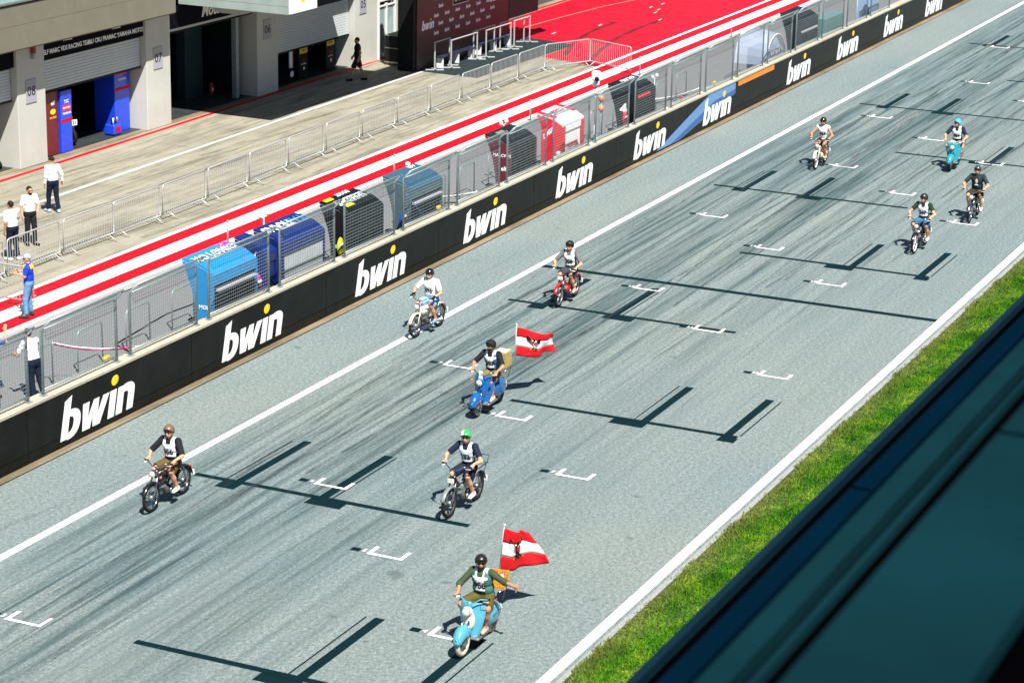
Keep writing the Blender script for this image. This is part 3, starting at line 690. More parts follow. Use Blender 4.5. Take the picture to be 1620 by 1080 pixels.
# terrace that juts out over the lane, throws the shade on garage 06 and 05
gy = mat("terrace_grey", (0.27, 0.33, 0.31), 0.6, var=0.08, scale=2)
bb("terrace", 9.4, 20.0, -4.85, -0.20, 4.35, 4.62, gy); bb("terrace", 20.02, 33.0, -4.85, -3.35, 4.36, 4.62, gy); bb("terrace_side", 9.4, 9.5, -4.84, -0.9, 4.63, 5.6, gy)
bb("terrace_front", 11.25, 22.6, -4.90, -4.855, 4.40, 5.7, M['signblk']); bb("terrace_front", 22.62, 33.0, -4.90, -4.855, 4.40, 5.7, M['signblk'])
bb("white_banner", 9.38, 11.2, -4.93, -4.855, 4.38, 5.7, mat("white_banner", (0.74, 0.76, 0.8), 0.5, var=0.03)); bb("yellow_mark", 10.1, 10.35, -4.94, -4.932, 4.72, 5.2, M['yellow'])
text("Moto3", 0.6, M['letter'], B, (13.1, -4.905, 4.88), (1, 0, 0), (0, 0, 1), 0.03, shear=0.3)
bb("terrace_parapet", 9.6, 33.0, -0.9, -0.1, 4.63, 8.0, gy)
st_ = MB(); st_.add([(10.0, -2.5, 4.35), (12.6, -2.5, 4.35), (12.6, -0.9, 4.35), (10.0, -0.9, 4.35), (10.6, -2.1, 3.95), (12.2, -2.1, 3.95), (12.2, -1.2, 3.95), (10.6, -1.2, 3.95)], [(0, 4, 5, 1), (1, 5, 6, 2), (2, 6, 7, 3), (3, 7, 4, 0), (4, 7, 6, 5)]).obj("bracket_box", gy, B)
# orange box on the terrace edge
bx = MB().box((0, 0, 0.12), (0.5, 0.3, 0.24), 0.02).obj("orange_box", M['orange']); bx.location = (75.2, 44.6, 4.62); tag(bx, "small orange box on the edge of the grey terrace", "box")

# ---- things in the garages
def cabinet(x, y, w, d, h, m, label, red=True, name="cabinet"):
    t = thing(name, label, "cabinet", (x, y, 0.02), -0.02)
    MB().box((0, 0, h/2), (w, d, h), 0.02).obj("body", m, t)
    if red:
        MB().box((0, -d/2 - 0.006, h*0.52), (w + 0.02, 0.008, 0.11)).obj("red_band", M['red'], t)
        MB().box((0, -d/2 - 0.004, h*0.72), (w*0.7, 0.006, 0.2)).obj("red_sticker", mat("sticker_red", (0.7, 0.02, 0.03), 0.4), t)
        text("TSC", 0.16, M['letter'], t, (0, -d/2 - 0.008, h*0.82), (1, 0, 0), (0, 0, 1), 0.02); text("MARCVDS", 0.09, M['letter'], t, (0, -d/2 - 0.012, h*0.72), (1, 0, 0), (0, 0, 1), 0.01)
        text("YAMAHA", 0.12, M['letter'], t, (0, -d/2 - 0.008, h*0.63), (1, 0, 0), (0, 0, 1), 0.01)
    return t
royal = mat("royal_blue", (0.010, 0.055, 0.62), 0.35, var=0.1, coat=0.3); maroon = mat("maroon", (0.13, 0.008, 0.014), 0.35, var=0.2)
cabinet(67.15, 48.45, 0.62, 0.55, 2.15, royal, "royal blue team cabinet with red band beside the maroon one")
c2 = cabinet(66.45, 48.55, 0.72, 0.55, 2.2, maroon, "tall maroon team cabinet with yellow mark in garage 08", red=False)
MB().ell((0, 0, 0), (0.16, 0.012, 0.10)).obj("yellow_mark", M['yellow'], c2, (0.05, -0.285, 1.5)); text("elf", 0.22, M['letter'], c2, (0.05, -0.28, 1.8), (1, 0, 0), (0, 0, 1), 0.02); text("RACING", 0.10, M['yellow'], c2, (0.05, -0.28, 1.3), (1, 0, 0), (0, 0, 1), 0.01)
cabinet(71.0, 48.95, 0.9, 0.9, 3.0, royal, "tall royal blue team column with red band in front of pillar 07")
t = thing("tool_trolley", "small blue trolley with bottles and a red label beside the blue column", "trolley", (70.3, 48.45, 0.02))
MB().box((0, 0, 0.22), (0.5, 0.4, 0.36), 0.03).obj("body", royal, t)
for q in range(5): MB().cyl((-0.16 + 0.08*q, -0.05, 0.4), (-0.16 + 0.08*q, -0.05, 0.62), 0.03, n=8).obj("bottle", [M['blk'], M['letter'], royal, M['blk'], M['galv']][q], t)
MB().box((0, -0.206, 0.22), (0.3, 0.008, 0.16)).obj("red_label", M['red'], t)
for q in (-1, 1):
    for w_ in (-1, 1): MB().torus((q*0.18, w_*0.14, 0.035), 0.025, 0.011, 10, 5).obj("castor", M['rubber'], t)
bb("blue_screen", 2.0, 7.2, 4.2, 4.25, 0.02, 2.6, mat("navy_screen", (0.006, 0.012, 0.08), 0.5), 0, B); bb("screen_band", 2.0, 7.2, 4.18, 4.195, 1.55, 1.63, M['red'])
text("CRU", 0.9, M['plate'], B, (5.6, 4.17, 2.15), (1, 0, 0), (0, 0, 1), 0.01, shear=0.3)
t = thing("fire_extinguisher", "red fire extinguisher standing by the inner wall of garage 07", "extinguisher", (78.0, 49.2, 0.022))
MB().cyl((0, 0, 0), (0, 0, 0.5), 0.085, n=14).ell((0, 0, 0.5), (0.085, 0.085, 0.07)).obj("cylinder", mat("dark_red", (0.25, 0.01, 0.02), 0.35), t); MB().cyl((0, 0, 0.56), (0, 0, 0.64), 0.03, n=8).box((0.05, 0, 0.64), (0.14, 0.03, 0.03)).obj("valve", M['blk'], t)
MB().box((0, -0.086, 0.3), (0.09, 0.006, 0.14)).obj("paper_label", M['letter'], t)
bb("grey_locker", 13.0, 14.2, 2.0, 2.4, 0.02, 3.2, mat("teal_locker", (0.02, 0.045, 0.05), 0.5)); bb("steel_post", 14.25, 14.45, 0.5, 0.7, 0.02, 3.4, M['galv'])
# black displays with round marks under the half-closed shutter
for x, lab in ((83.1, "black display tower with yellow top and red logo under the half closed shutter, left one"), (85.3, "black display tower with yellow top and red logo under the half closed shutter, right one")):
    t = thing("display_tower", lab, "display", (x, 48.2, 0.02), -0.02)
    MB().box((0, 0, 0.65), (0.7, 0.3, 1.3), 0.02).obj("body", M['blk'], t); MB().box((0, -0.158, 1.16), (0.6, 0.008, 0.26)).obj("yellow_panel", M['yellow'], t)
    MB().ell((0, -0.16, 0.75), (0.13, 0.008, 0.05)).obj("red_logo", M['red'], t); MB().ell((0.02, -0.16, 0.42), (0.07, 0.008, 0.07)).obj("round_logo", M['letter'], t)
    text("Fantic", 0.13, M['blk'], t, (0, -0.165, 1.16), (1, 0, 0), (0, 0, 1)); text("RACING", 0.1, M['letter'], t, (0, -0.156, 0.6), (1, 0, 0), (0, 0, 1))
t = thing("roll_up_banner", "narrow white and red banner with a round white logo below it in garage 06", "banner", (82.2, 48.1, 0.02), -0.02)
MB().box((0, 0, 0.95), (0.28, 0.04, 0.75)).obj("print", M['letter'], t); MB().box((0.1, -0.022, 0.95), (0.05, 0.01, 0.7)).obj("red_edge", M['red'], t); MB().box((0, 0.03, 0.65), (0.03, 0.03, 1.3)).obj("pole", M['blk'], t); MB().box((0, 0, 0.02), (0.4, 0.2, 0.04)).obj("base", M['blk'], t)
MB().ell((0.02, -0.03, 0.32), (0.13, 0.01, 0.13)).obj("round_logo", M['letter'], t)
def race_bike(x, y, rz, label, c1, c2):
    t = thing("racing_motorcycle", label, "motorcycle", (x, y, 0.022), rz)
    for wx in (-.68, .68):
        w_ = MB().torus((wx, 0, .3), .24, .06, 24, 8).obj("wheel", M['rubber'], t); MB().torus((wx, 0, .3), .17, .02, 20, 6).obj("rim", M['alu'], w_)
    MB().ell((.35, 0, .68), (.48, .17, .30), 14, 9).obj("fairing", c1, t); MB().ell((.05, 0, .92), (.30, .16, .12), 12, 7).obj("tank", c2, t); MB().box((-.45, 0, .90), (.55, .2, .10), .04, M4=Euler((0, .2, 0)).to_matrix()).obj("tail", c1, t)
    MB().box((.86, 0, .82), (.03, .24, .2), .01).obj("number_plate", M['letter'], t); text("21", .16, M['blk'], t, (.88, 0, .82), (0, 1, 0), (0, 0, 1), .03); MB().ell((0, 0, .42), (.32, .15, .2), 10, 7).obj("engine", M['engine'], t)
    MB().tube([(.45, -.33, .95), (.5, 0, .97), (.45, .33, .95)], .015, 6).obj("handlebar", M['blk'], t); MB().tube([(.68, 0, .3), (.5, 0, .95)], .04, 6).obj("fork", M['alu'], t); MB().tube([(-.68, 0, .3), (0, 0, .42)], .04, 6).obj("swing_arm", M['alu'], t)
race_bike(68.35, 49.35, -1.9, "blue and black racing motorcycle in the dark of garage 08 behind the cabinets", royal, M['blk'])
for k, (x, y, w, h, m, lab) in enumerate(((54.75, 32.6, .45, .5, 'dark', "black equipment box between the dark blue and black booths"), (59.1, 32.0, .5, .6, 'plate', "grey equipment box right of the black lettered booth"), (62.95, 31.7, .4, .45, 'galv', "small grey box at the right foot of the grey-blue booth"), (76.3, 31.7, .5, .75, 'blk', "black trunk left of the red marked booth"), (80.0, 32.0, .45, .5, 'blk', "black trunk right of the red marked booth"), (48.9, 32.3, .45, .4, 'plate', "grey toolbox left of the light blue booth"))):
    t = thing("equipment_box", lab, "box", (x, y, .006)); MB().box((0, 0, h/2), (w, .4, h), .02).obj("body", M[m], t); MB().box((0, 0, h + .01), (w + .02, .42, .03)).obj("lid", M['alu'], t); MB().box((0, -.21, h*.7), (.12, .015, .03)).obj("handle", M['alu'], t)
# heap of covered gear at the bottom left garage
t = thing("covered_gear", "crumpled grey and red covered gear on the floor of the leftmost garage", "gear", (63.55, 48.75, 0.022))
for q in range(9):
    a = random.uniform(0, 2*PI); MB().ell((random.uniform(-0.5, 0.4), random.uniform(-0.2, 0.2), random.uniform(0.1, 0.35)), (random.uniform(0.12, 0.25), 0.12, random.uniform(0.1, 0.2)), 7, 5, Euler((random.random(), random.random(), a)).to_matrix()).obj("bundle", [M['galv'], M['blk'], M['alu'], M['redlens']][q % 4], t)
MB().tube([(0.35, -0.1, 0.02), (0.1, -0.05, 0.85)], 0.03, 6).obj("pole", M['blk'], t)
# ---- flight case
t = thing("flight_case", "black flight case with aluminium edges standing left of the media board", "case", (88.15, 46.35, 0.01), -0.02)
MB().box((0, 0, 0.42), (1.1, 0.8, 0.55), 0.02).obj("lower_box", M['blk'], t); MB().box((0, 0, 0.98), (1.1, 0.8, 0.48), 0.02).obj("upper_box", M['blk'], t)
MB().box((0, 0, 0.72), (1.13, 0.83, 0.04)).obj("edge_profile", M['alu'], t); MB().box((0, 0, 0.13), (1.13, 0.83, 0.05)).obj("edge_profile", M['alu'], t); MB().box((0, 0, 1.235), (1.13, 0.83, 0.03)).obj("lid", mat("grey_lid", (0.14, 0.15, 0.13), 0.6), t)
MB().box((0.2, -0.405, 1.03), (0.35, 0.008, 0.22)).obj("paper_sheet", M['letter'], t); MB().box((-0.3, -0.405, 1.0), (0.22, 0.008, 0.14)).obj("latch", M['galv'], t); MB().box((-0.3, -0.405, 0.5), (0.22, 0.008, 0.14)).obj("latch", M['galv'], t)
for q in (-1, 1):
    for w_ in (-1, 1): MB().torus((q*0.4, w_*0.28, 0.05), 0.032, 0.018, 10, 6).obj("castor", M['rubber'], t)

# ---- media board
bd = thing("media_board", "huge dark maroon sponsor board with rows of small white logos", "board", (86.75, 44.98, 0.015), -0.006)
mar = mat("board_maroon", (0.028, 0.004, 0.009), 0.45, var=0.5, scale=0.5); 
MB().box((0.12, 0.38, 2.6), (0.24, 0.72, 5.2)).obj("side_frame", M['blk'], bd)
for k in range(4): MB().box((0.245 + 2.16*k + 1.075, 0.02, 2.6), (2.15, 0.08, 5.2)).obj("print_panel", mar, bd)
MB().box((8.95, 0.38, 2.6), (0.12, 0.76, 5.2)).obj("side_frame", M['blk'], bd)
SB = bwin_meshes(0.115)
SBb = bwin_meshes(0.27)
for ms, f in ((SB, 1.0), (SBb, 1.1)):
    for k_, me in enumerate(ms):
        for v in me.vertices: v.co.x *= f; v.co.y *= 0.7
        me.materials.append(M['yellow'] if k_ == 4 else M['letter'])
for me in SBb: mk(me.name, me, None, bd, (0.66, -0.0215, 1.58)); mk(me.name, me, None, bd, (7.0, -0.0215, 1.95))
for r_, (z, xs) in enumerate(((1.26, 1.75), (1.62, 2.15), (1.98, 1.75), (2.34, 2.15), (2.7, 1.75))):
    for k in range(6):
        x = xs + 0.98*k
        if x > 7.9 or (r_ > 1 and x > 6.7) or (r_ >= 3 and 3.0 < x < 5.2): continue
        for me in SB: mk(me.name, me, None, bd, (x, -0.0215, z))
MB().box((4.2, -0.026, 2.47), (1.5, 0.006, 0.42)).obj("caption_box", M['letter'], bd); MB().box((4.2, -0.031, 2.47), (1.44, 0.006, 0.36)).obj("caption_field", M['blk'], bd)
text("GP AUSTRIA", 0.22, M['letter'], bd, (4.2, -0.036, 2.47), (1, 0, 0), (0, 0, 1), 0.01)
# white railings with T feet before the board
def rail_unit(x, y, w, lab, tall=1.15):
    t = thing("table_rail", lab, "railing", (x, y, 0.016), -0.02, "white railings in front of the media board")
    wm = mat("white_steel", (0.42, 0.44, 0.44), 0.4, var=0.05)
    MB().box((w/2, 0, tall), (w, 0.06, 0.03)).obj("top_rail", wm, t)
    for q in (0.03, w - 0.03):
        MB().box((q, 0, tall/2), (0.042, 0.042, tall - 0.04)).obj("upright", wm, t)
        MB().box((q, 0, 0.02), (0.09, 0.75, 0.03), 0, 0.5).obj("foot", wm, t); MB().box((q, 0, 0.045), (0.07, 0.5, 0.03), 0, -0.6).obj("foot", wm, t)
    return t
for x, y, w, l in ((87.5, 44.4, 1.35, "leftmost white railing at the board's left corner"), (88.3, 44.05, 2.4, "second white railing from the board's left corner"), (90.8, 44.25, 2.0, "third white railing from the left, doubled posts"), (91.3, 43.9, 2.4, "middle white railing before the maroon board"), (93.3, 44.2, 2.4, "white railing second from the red floor"), (94.2, 43.95, 1.6, "rightmost white railing next to the red floor")): rail_unit(x, y, w, l)
swirl = mat("swirl_banner", (0.03, 0.035, 0.06), 0.5, var=0.6, scale=3)
for k, (x, lab) in enumerate(((88.0, "left dark patterned bench on white legs before the board"), (91.6, "right dark patterned bench on white legs before the board"))):
    t = thing("bench", lab, "bench", (x, 44.45, 0.016), -0.02, "dark benches behind the railings")
    MB().box((1.5, 0, 0.47), (3.1, 0.38, 0.05), 0.01).obj("seat", swirl, t)
    for q in (0.1, 1.5, 2.9): MB().box((q, 0, 0.22), (0.06, 0.3, 0.44)).obj("leg", M['letter'], t)
# dark stand on the far side of the board with red and yellow prints
t = thing("far_display_wall", "black display wall with red and yellow prints beside the red floor", "display", (96.3, 47.6, 0.012), -0.02)
for k in range(5): MB().box((1.0 + 1.52*k, 0, 1.3), (1.5, 0.2, 2.6)).obj("panel", M['blk'], t)
for k in range(4): MB().box((1.0 + 0.75*k, -0.104, 0.75), (0.5, 0.008, 1.2)).obj("red_print", [M['red'], M['letter'], M['red'], M['yellow']][k], t)
# ================================================================== LEDGE BELOW THE CAMERA
led = thing("grandstand_ledge", "dark blue and teal metal roof ledge of the grandstand in the foreground", "ledge", (0, 0, 0))
navy = mat("navy_sheet", (0.0005, 0.0070, 0.0155), 0.8, spec=0.0, var=0.12, scale=0.8); teal = mat("teal_sheet", (0.0022, 0.0175, 0.0235), 0.8, spec=0.02, var=0.22, scale=1.6); steelb = mat("steel_blue_edge", (0.001, 0.012, 0.021), 0.6, 0.0, spec=0.1, var=0.1, scale=3)
vb = mat("gap_shade_joint_black", (0.0006, 0.0006, 0.0008), 1.0, var=0.1, spec=0.0)  # near-black paints the shade of the ledge gaps; sheet joints use it too
def lb(name, y0, y1, z1, th, m, x0=-6, x1=60): return MB().box(((x0 + x1)/2, (y0 + y1)/2, z1 - th/2), (x1 - x0, y1 - y0, th), 0.0).obj(name, m, led)
for k in range(8): MB().box((-2 + 8*k + 3.98, 4.016, 12.94), (7.96, 0.048, 0.12), 0.01).obj("edge_rail", steelb, led)
MB().box((27, 3.90, 12.23), (66, 0.184, 1.4)).obj("gutter_gap_shade", vb, led)  # black box fills the edge gap, its deep shade put into the colour
H = lambda h, r: h*r
lb("lower_sheet", 3.2*0.753, 3.2*0.779, 14.8, 0.04, navy, x1=40); lb("sill_strip", 2.6*0.716, 2.6*0.746, 15.4, 0.05, teal, x1=34)
lb("sill_strip", 2.4*0.692, 2.4*0.700, 15.6, 0.03, teal, x1=32); lb("upper_sheet", 1.9*0.503, 1.9*0.672, 16.1, 0.05, teal, x1=28)
for k in range(12): MB().box((3.2 + 2.4*k, 1.9*.588, 16.1012), (.012, 1.9*.166, .004)).obj("sheet_joint", vb, led); MB().box((5.5 + 3*k, 3.2*.766, 14.8012), (.015, 3.2*.024, .004)).obj("sheet_joint", vb, led)
lb("gap_shade_sheet", 1.3, 3.9, 12.6, 0.1, vb, x1=60); lb("gap_shade_sheet", 0.93, 2.4, 14.0, 0.1, vb, x1=40); lb("gap_shade_sheet", -0.6, 0.9, 15.6, 0.1, vb, x1=30)  # black sheets below the gaps, deep shade put into their colour
MB().box((20, 0, 6.2), (90, 7.2, 12.4)).obj("stand_body", M['dark'], led)

# ================================================================== bodies grown as one smooth surface
def surf(prims, h=0.015, k=0.03):
    """prims: (kind, data, cuts). union is smooth (k). returns verts, quads"""
    lo = np.full(3, 1e9); hi = -lo
    for kind, d, cuts in prims:
        if kind == 'cap': pts = np.array([d[0], d[1]], float); r = max(d[2], d[3])
        else: pts = np.array([d[0]], float); r = max(d[1])
        lo = np.minimum(lo, pts.min(0) - r); hi = np.maximum(hi, pts.max(0) + r)
    lo -= 3*h; hi += 3*h
    N = np.ceil((hi - lo)/h).astype(int) + 1
    F = np.full(N, 0.5, np.float32)
    for kind, d, cuts in prims:
        if kind == 'cap': a, b_, ra, rb = np.array(d[0], float), np.array(d[1], float), d[2], d[3]; p0 = np.minimum(a, b_) - max(ra, rb); p1 = np.maximum(a, b_) + max(ra, rb)
        else: c = np.array(d[0], float); rr = np.array(d[1], float); p0 = c - max(rr); p1 = c + max(rr)
        i0 = np.maximum(((p0 - k - 2*h - lo)/h).astype(int), 0); i1 = np.minimum(((p1 + k + 2*h - lo)/h).astype(int) + 2, N)
        g = [lo[q] + h*np.arange(i0[q], i1[q]) for q in range(3)]
        X, Y, Z = np.meshgrid(*g, indexing='ij', sparse=False); P = np.stack([X, Y, Z], -1)
        if kind == 'cap':
            ab = b_ - a; t = np.clip(((P - a) @ ab)/max(ab @ ab, 1e-9), 0, 1); D = np.linalg.norm(P - a - t[..., None]*ab, axis=-1) - (ra + (rb - ra)*t)
        else:
            Q = P - c
            if len(d) > 2: Q = Q @ np.array(d[2])          # rotation (columns = local axes)
            kk = np.linalg.norm(Q/rr, axis=-1); k2 = np.linalg.norm(Q/(rr*rr), axis=-1); D = kk*(kk - 1)/np.maximum(k2, 1e-6)
        for (pt, nm) in (cuts or ()): D = np.maximum(D, (P - np.array(pt, float)) @ np.array(nm, float))
        sl = tuple(slice(i0[q], i1[q]) for q in range(3)); A = F[sl]
        hh = np.clip(0.5 + 0.5*(D - A)/k, 0, 1); F[sl] = D + (A - D)*hh - k*hh*(1 - hh)
    I = F < 0
    m = np.zeros(tuple(n - 1 for n in N), np.int8)
    for dx in (0, 1):
        for dy in (0, 1):
            for dz in (0, 1): m += I[dx:N[0]-1+dx, dy:N[1]-1+dy, dz:N[2]-1+dz]
    act = (m > 0) & (m < 8); cells = np.argwhere(act); idx = -np.ones(m.shape, np.int64); idx[act] = np.arange(len(cells))
    acc = np.zeros((len(cells), 3)); cnt = np.zeros(len(cells))
    for ax in range(3):
        o1, o2 = (ax + 1) % 3, (ax + 2) % 3
        for u in (0, 1):
            for w in (0, 1):
                c0 = cells.copy(); c0[:, o1] += u; c0[:, o2] += w; c1 = c0.copy(); c1[:, ax] += 1
                f0 = F[tuple(c0.T)]; f1 = F[tuple(c1.T)]; x = (f0 < 0) != (f1 < 0); t = np.where(x, f0/np.where(x, f0 - f1, 1), 0)
                p = c0.astype(float); p[:, ax] += t; acc += p*x[:, None]; cnt += x
    V = acc/cnt[:, None]*h + lo; quads = []
    for ax in range(3):
        o1, o2 = (ax + 1) % 3, (ax + 2) % 3
        a = np.take(I, range(0, N[ax]-1), ax); b_ = np.take(I, range(1, N[ax]), ax); e = np.argwhere(a != b_)
        e = e[(e[:, o1] > 0) & (e[:, o2] > 0) & (e[:, o1] < N[o1]-1) & (e[:, o2] < N[o2]-1)]
        if not len(e): continue
        def cid(u, w): q = e.copy(); q[:, o1] -= u; q[:, o2] -= w; return idx[tuple(q.T)]
        q = np.stack([cid(1, 1), cid(0, 1), cid(0, 0), cid(1, 0)], 1)
        fl = a[tuple(e.T)]; q[~fl] = q[~fl][:, ::-1]; quads.append(q)
    Q = np.concatenate(quads); Q = Q[(Q >= 0).all(1)]
    return V, Q
def np_mesh(name, parts):
    vs, fs, o = [], [], 0
    for V, Q in parts: vs.append(V); fs.append(Q + o); o += len(V)
    V = np.concatenate(vs); Q = np.concatenate(fs)
    me = bpy.data.meshes.new(name); me.vertices.add(len(V)); me.vertices.foreach_set("co", V.ravel())
    me.loops.add(Q.size); me.loops.foreach_set("vertex_index", Q.ravel().astype(np.int32)); me.polygons.add(len(Q))
    me.polygons.foreach_set("loop_start", np.arange(0, Q.size, 4, dtype=np.int32)); me.polygons.foreach_set("loop_total", np.full(len(Q), 4, np.int32))
    me.polygons.foreach_set("use_smooth", np.ones(len(Q), bool)); me.update(calc_edges=True); return me
_HC = {}
def hand(kind, side):
    """hand in its own frame: wrist at 0, fingers along +x, back of the hand +z, thumb on +y (side 1) or -y"""
    if (kind, side) in _HC: return _HC[(kind, side)]
    pr = [('ell', ((0.045, 0, 0), (0.052, 0.041, 0.017)), None), ('cap', ((-0.02, 0, 0), (0.02, 0, 0), 0.026, 0.027), None)]
    for q, (y, l) in enumerate(((0.031, 0.9), (0.010, 1.0), (-0.011, 0.95), (-0.031, 0.75))):
        b_ = np.array([0.086, y, 0.003]); 
        seg = {'grip': [(0.034, -0.010), (-0.002, -0.032), (-0.026, -0.006)], 'relax': [(0.038, -0.008), (0.028, -0.018), (0.012, -0.020)], 'thumb': [(0.022, -0.020), (-0.012, -0.026), (-0.026, 0.002)]}[kind]
        r = 0.0105
        for dx, dz in seg:
            c = b_ + np.array([dx*l, 0, dz*l]); pr.append(('cap', (b_, c, r, r - 0.0012), None)); b_ = c; r -= 0.0012
    t0 = np.array([0.022, 0.030, -0.006])
    tp = {'grip': [(0.030, 0.018, -0.018), (0.020, -0.004, -0.022)], 'relax': [(0.030, 0.022, -0.012), (0.028, 0.004, -0.010)], 'thumb': [(0.028, 0.030, 0.0), (0.010, 0.040, 0.0)]}[kind]
    for d in tp: c = t0 + np.array(d); pr.append(('cap', (t0, c, 0.013, 0.011), None)); t0 = c
    V, Q = surf(pr, 0.0075, 0.008)
    if side < 0: V = V*np.array([1, -1, 1]); Q = Q[:, ::-1]
    _HC[(kind, side)] = (V, Q); return V, Q
def place_hand(kind, side, wrist, fwd, back):
    f = np.array(fwd, float); f /= np.linalg.norm(f); b_ = np.array(back, float); b_ -= f*(b_ @ f); b_ /= np.linalg.norm(b_); y = np.cross(b_, f)
    V, Q = hand(kind, side); return V @ np.array([f, y, b_]) + np.array(wrist), Q
A_ = np.array
def V3(*a): return np.array(a, float)
def person(name, label, J, st_, loc, rz, group=None, parent=None):
    """J: joints in local metres (x = facing). st_: look"""
    t = thing(name, label, "person", loc, rz, group); bk = st_.get('bulk', 1.0); skin = M[st_.get('skin', 'skin')]
    pel, wai, che, nek, hed = (V3(*J[k]) for k in ('pel', 'wai', 'che', 'nek', 'hed')); yaw = st_.get('yaw', 0.0); tilt = st_.get('tilt', 0.0)
    cy, sy = math.cos(yaw), math.sin(yaw); ct, stt = math.cos(tilt), math.sin(tilt)
    Rh = np.array([[cy*ct, -sy, cy*stt], [sy*ct, cy, sy*stt], [-stt, 0, ct]])       # head axes in columns
    up = che - pel; up /= np.linalg.norm(up); side = V3(0, 1, 0); 
    def hp(x, y, z): return hed + Rh @ V3(x, y, z)
    fw = np.cross(side, up); TR = np.stack([fw, side, up], 1)
    def torso(g):
        return [('ell', (pel, V3(.118, .158*bk**.5, .125)*bk**.3 + g, TR), None), ('ell', (wai, V3(.108*bk, .142*bk, .15) + g, TR), None), ('ell', (che, V3(.118, .165, .175)*bk**.4 + g, TR), None),
                ('cap', (V3(*J['shr']), V3(*J['shl']), .052 + g, .052 + g), None), ('cap', (che + up*0.06, nek, .075 + g, .05 + g), None)]
    body = torso(0) + [('cap', (nek - up*.02, hp(-.01, 0, -.05), .052, .05), None),
        ('ell', (hp(-.012, 0, .03), V3(.096, .077, .098), Rh), None), ('ell', (hp(.022, 0, -.035), V3(.066, .056, .076), Rh), None), ('ell', (hp(.045, 0, -.085), V3(.030, .030, .026), Rh), None)]
    face = [('cap', (hp(.080, 0, .012), hp(.100, 0, -.028), .008, .013), None), ('cap', (hp(.082, -.02, -.058), hp(.082, .02, -.058), .008, .008), None), ('cap', (hp(.078, -.03, .03), hp(.078, .03, .03), .012, .012), None)]
    for s_ in (-1, 1): face.append(('ell', (hp(-.008, s_*.078, -.012), V3(.022, .010, .033), Rh), None))
    body += face
    legs = []
    for s_, k in ((1, 'l'), (-1, 'r')):
        sh, el, ha, hi, kn, an, to = (V3(*J[q + k]) for q in ('sh', 'el', 'ha', 'hi', 'kn', 'an', 'to'))
        body += [('cap', (sh, el, .054*bk**.4, .043), None), ('cap', (el, ha, .045, .029), None), ('cap', (hi, kn, .083*bk**.4, .056), None), ('cap', (kn, an + (kn - an)*.55, .053, .054), None), ('cap', (an + (kn - an)*.62, an, .052, .034), None), ('cap', (an, an*.5 + to*.5, .035, .035), None)]
    parts = [surf(body, 0.0145, 0.028)]
    hk = st_.get('hands', ('relax', 'relax')); 
    for q, (s_, k) in enumerate(((1, 'l'), (-1, 'r'))):
        ha = V3(*J['ha' + k]); el = V3(*J['el' + k]); d = J.get('hd' + k); d = V3(*d) if d is not None else ha - el
        bkv = J.get('hb' + k, (0, 0, 1)); kk = hk[q]
        parts.append(place_hand(kk, -s_, ha, d, bkv))
    mk("body", np_mesh("body", parts), skin, t)
    # shirt
    g = 0.014; sl = st_.get('sleeve', .62); shirt = torso(g); hem = st_.get('hem', pel + up*0.0 - up*.03)
    shirt = [(k_, d, [(hem, -up)] + [(nek + up*.012, up)]) for k_, d, c in shirt]
    for k in 'lr':
        sh, el, ha = (V3(*J[q + k]) for q in ('sh', 'el', 'ha')); d = (el - sh)/np.linalg.norm(el - sh)
        if sl <= 0: continue
        if sl <= 1: e = sh + (el - sh)*sl; shirt.append(('cap', (sh, e + d*.05, .062 + g*bk*.6, .056 + g*.6), [(e, d)]))
        else:
            shirt += [('cap', (sh, el, .056 + g, .045 + g), None)]; d2 = (ha - el)/np.linalg.norm(ha - el); e = el + (ha - el)*min(sl - 1, .93); shirt.append(('cap', (el, e + d2*.04, .045 + g, .034 + g), [(e, d2)]))
    mk("shirt", np_mesh("shirt", [surf(shirt, 0.0145, 0.03)]), st_['top'], t)
    # trousers or shorts
    ll = st_.get('leg', .85); g = 0.016; tr = [('ell', (pel - up*.005, V3(.125, .163*bk**.5, .125)*bk**.3 + g*.8, TR), [(pel + up*.10, up)])]
    for k in 'lr':
        hi, kn, an = (V3(*J[q + k]) for q in ('hi', 'kn', 'an')); d = (kn - hi)/np.linalg.norm(kn - hi)
        if ll <= 1: e = hi + (kn - hi)*ll; tr.append(('cap', (hi, e + d*.05, .095 + g, .090 + g), [(e, d)]))
        else:
            tr.append(('cap', (hi, kn, .088*bk**.3 + g, .060 + g), None)); d2 = (an - kn)/np.linalg.norm(an - kn); e = kn + (an - kn)*min(ll - 1, .97); tr.append(('cap', (kn, e + d2*.05, .060 + g, .046 + g), [(e, d2)]))
    mk("trousers" if ll > 1 else "shorts", np_mesh("trousers", [surf(tr, 0.0145, 0.03)]), st_['bottom'], t)
    for k in 'lr':
        an, to = V3(*J['an' + k]), V3(*J['to' + k]); v = to - an; v[2] = 0; n_ = np.linalg.norm(v); v = v/n_ if n_ > 1e-6 else V3(1, 0, 0); sole = min(an[2] - .085, to[2] - .03)
        b0 = V3(an[0], an[1], sole + .045) - v*.035; b1 = V3(to[0], to[1], sole + .04)
        sh_ = [('cap', (b0, b0 + (b1 - b0)*.5, .048, .046), [((0, 0, sole), (0, 0, -1))]), ('cap', (b0 + (b1 - b0)*.4, b1, .046, .042), [((0, 0, sole), (0, 0, -1))]), ('cap', (an + V3(0, 0, .035), b0, .044, .046), [(an + V3(0, 0, .03), (0, 0, 1))])]
        mk("shoe", np_mesh("shoe", [surf(sh_, 0.0125, 0.02)]), st_.get('shoe', M['blk']), t)
    if st_.get('sock'):
        pass
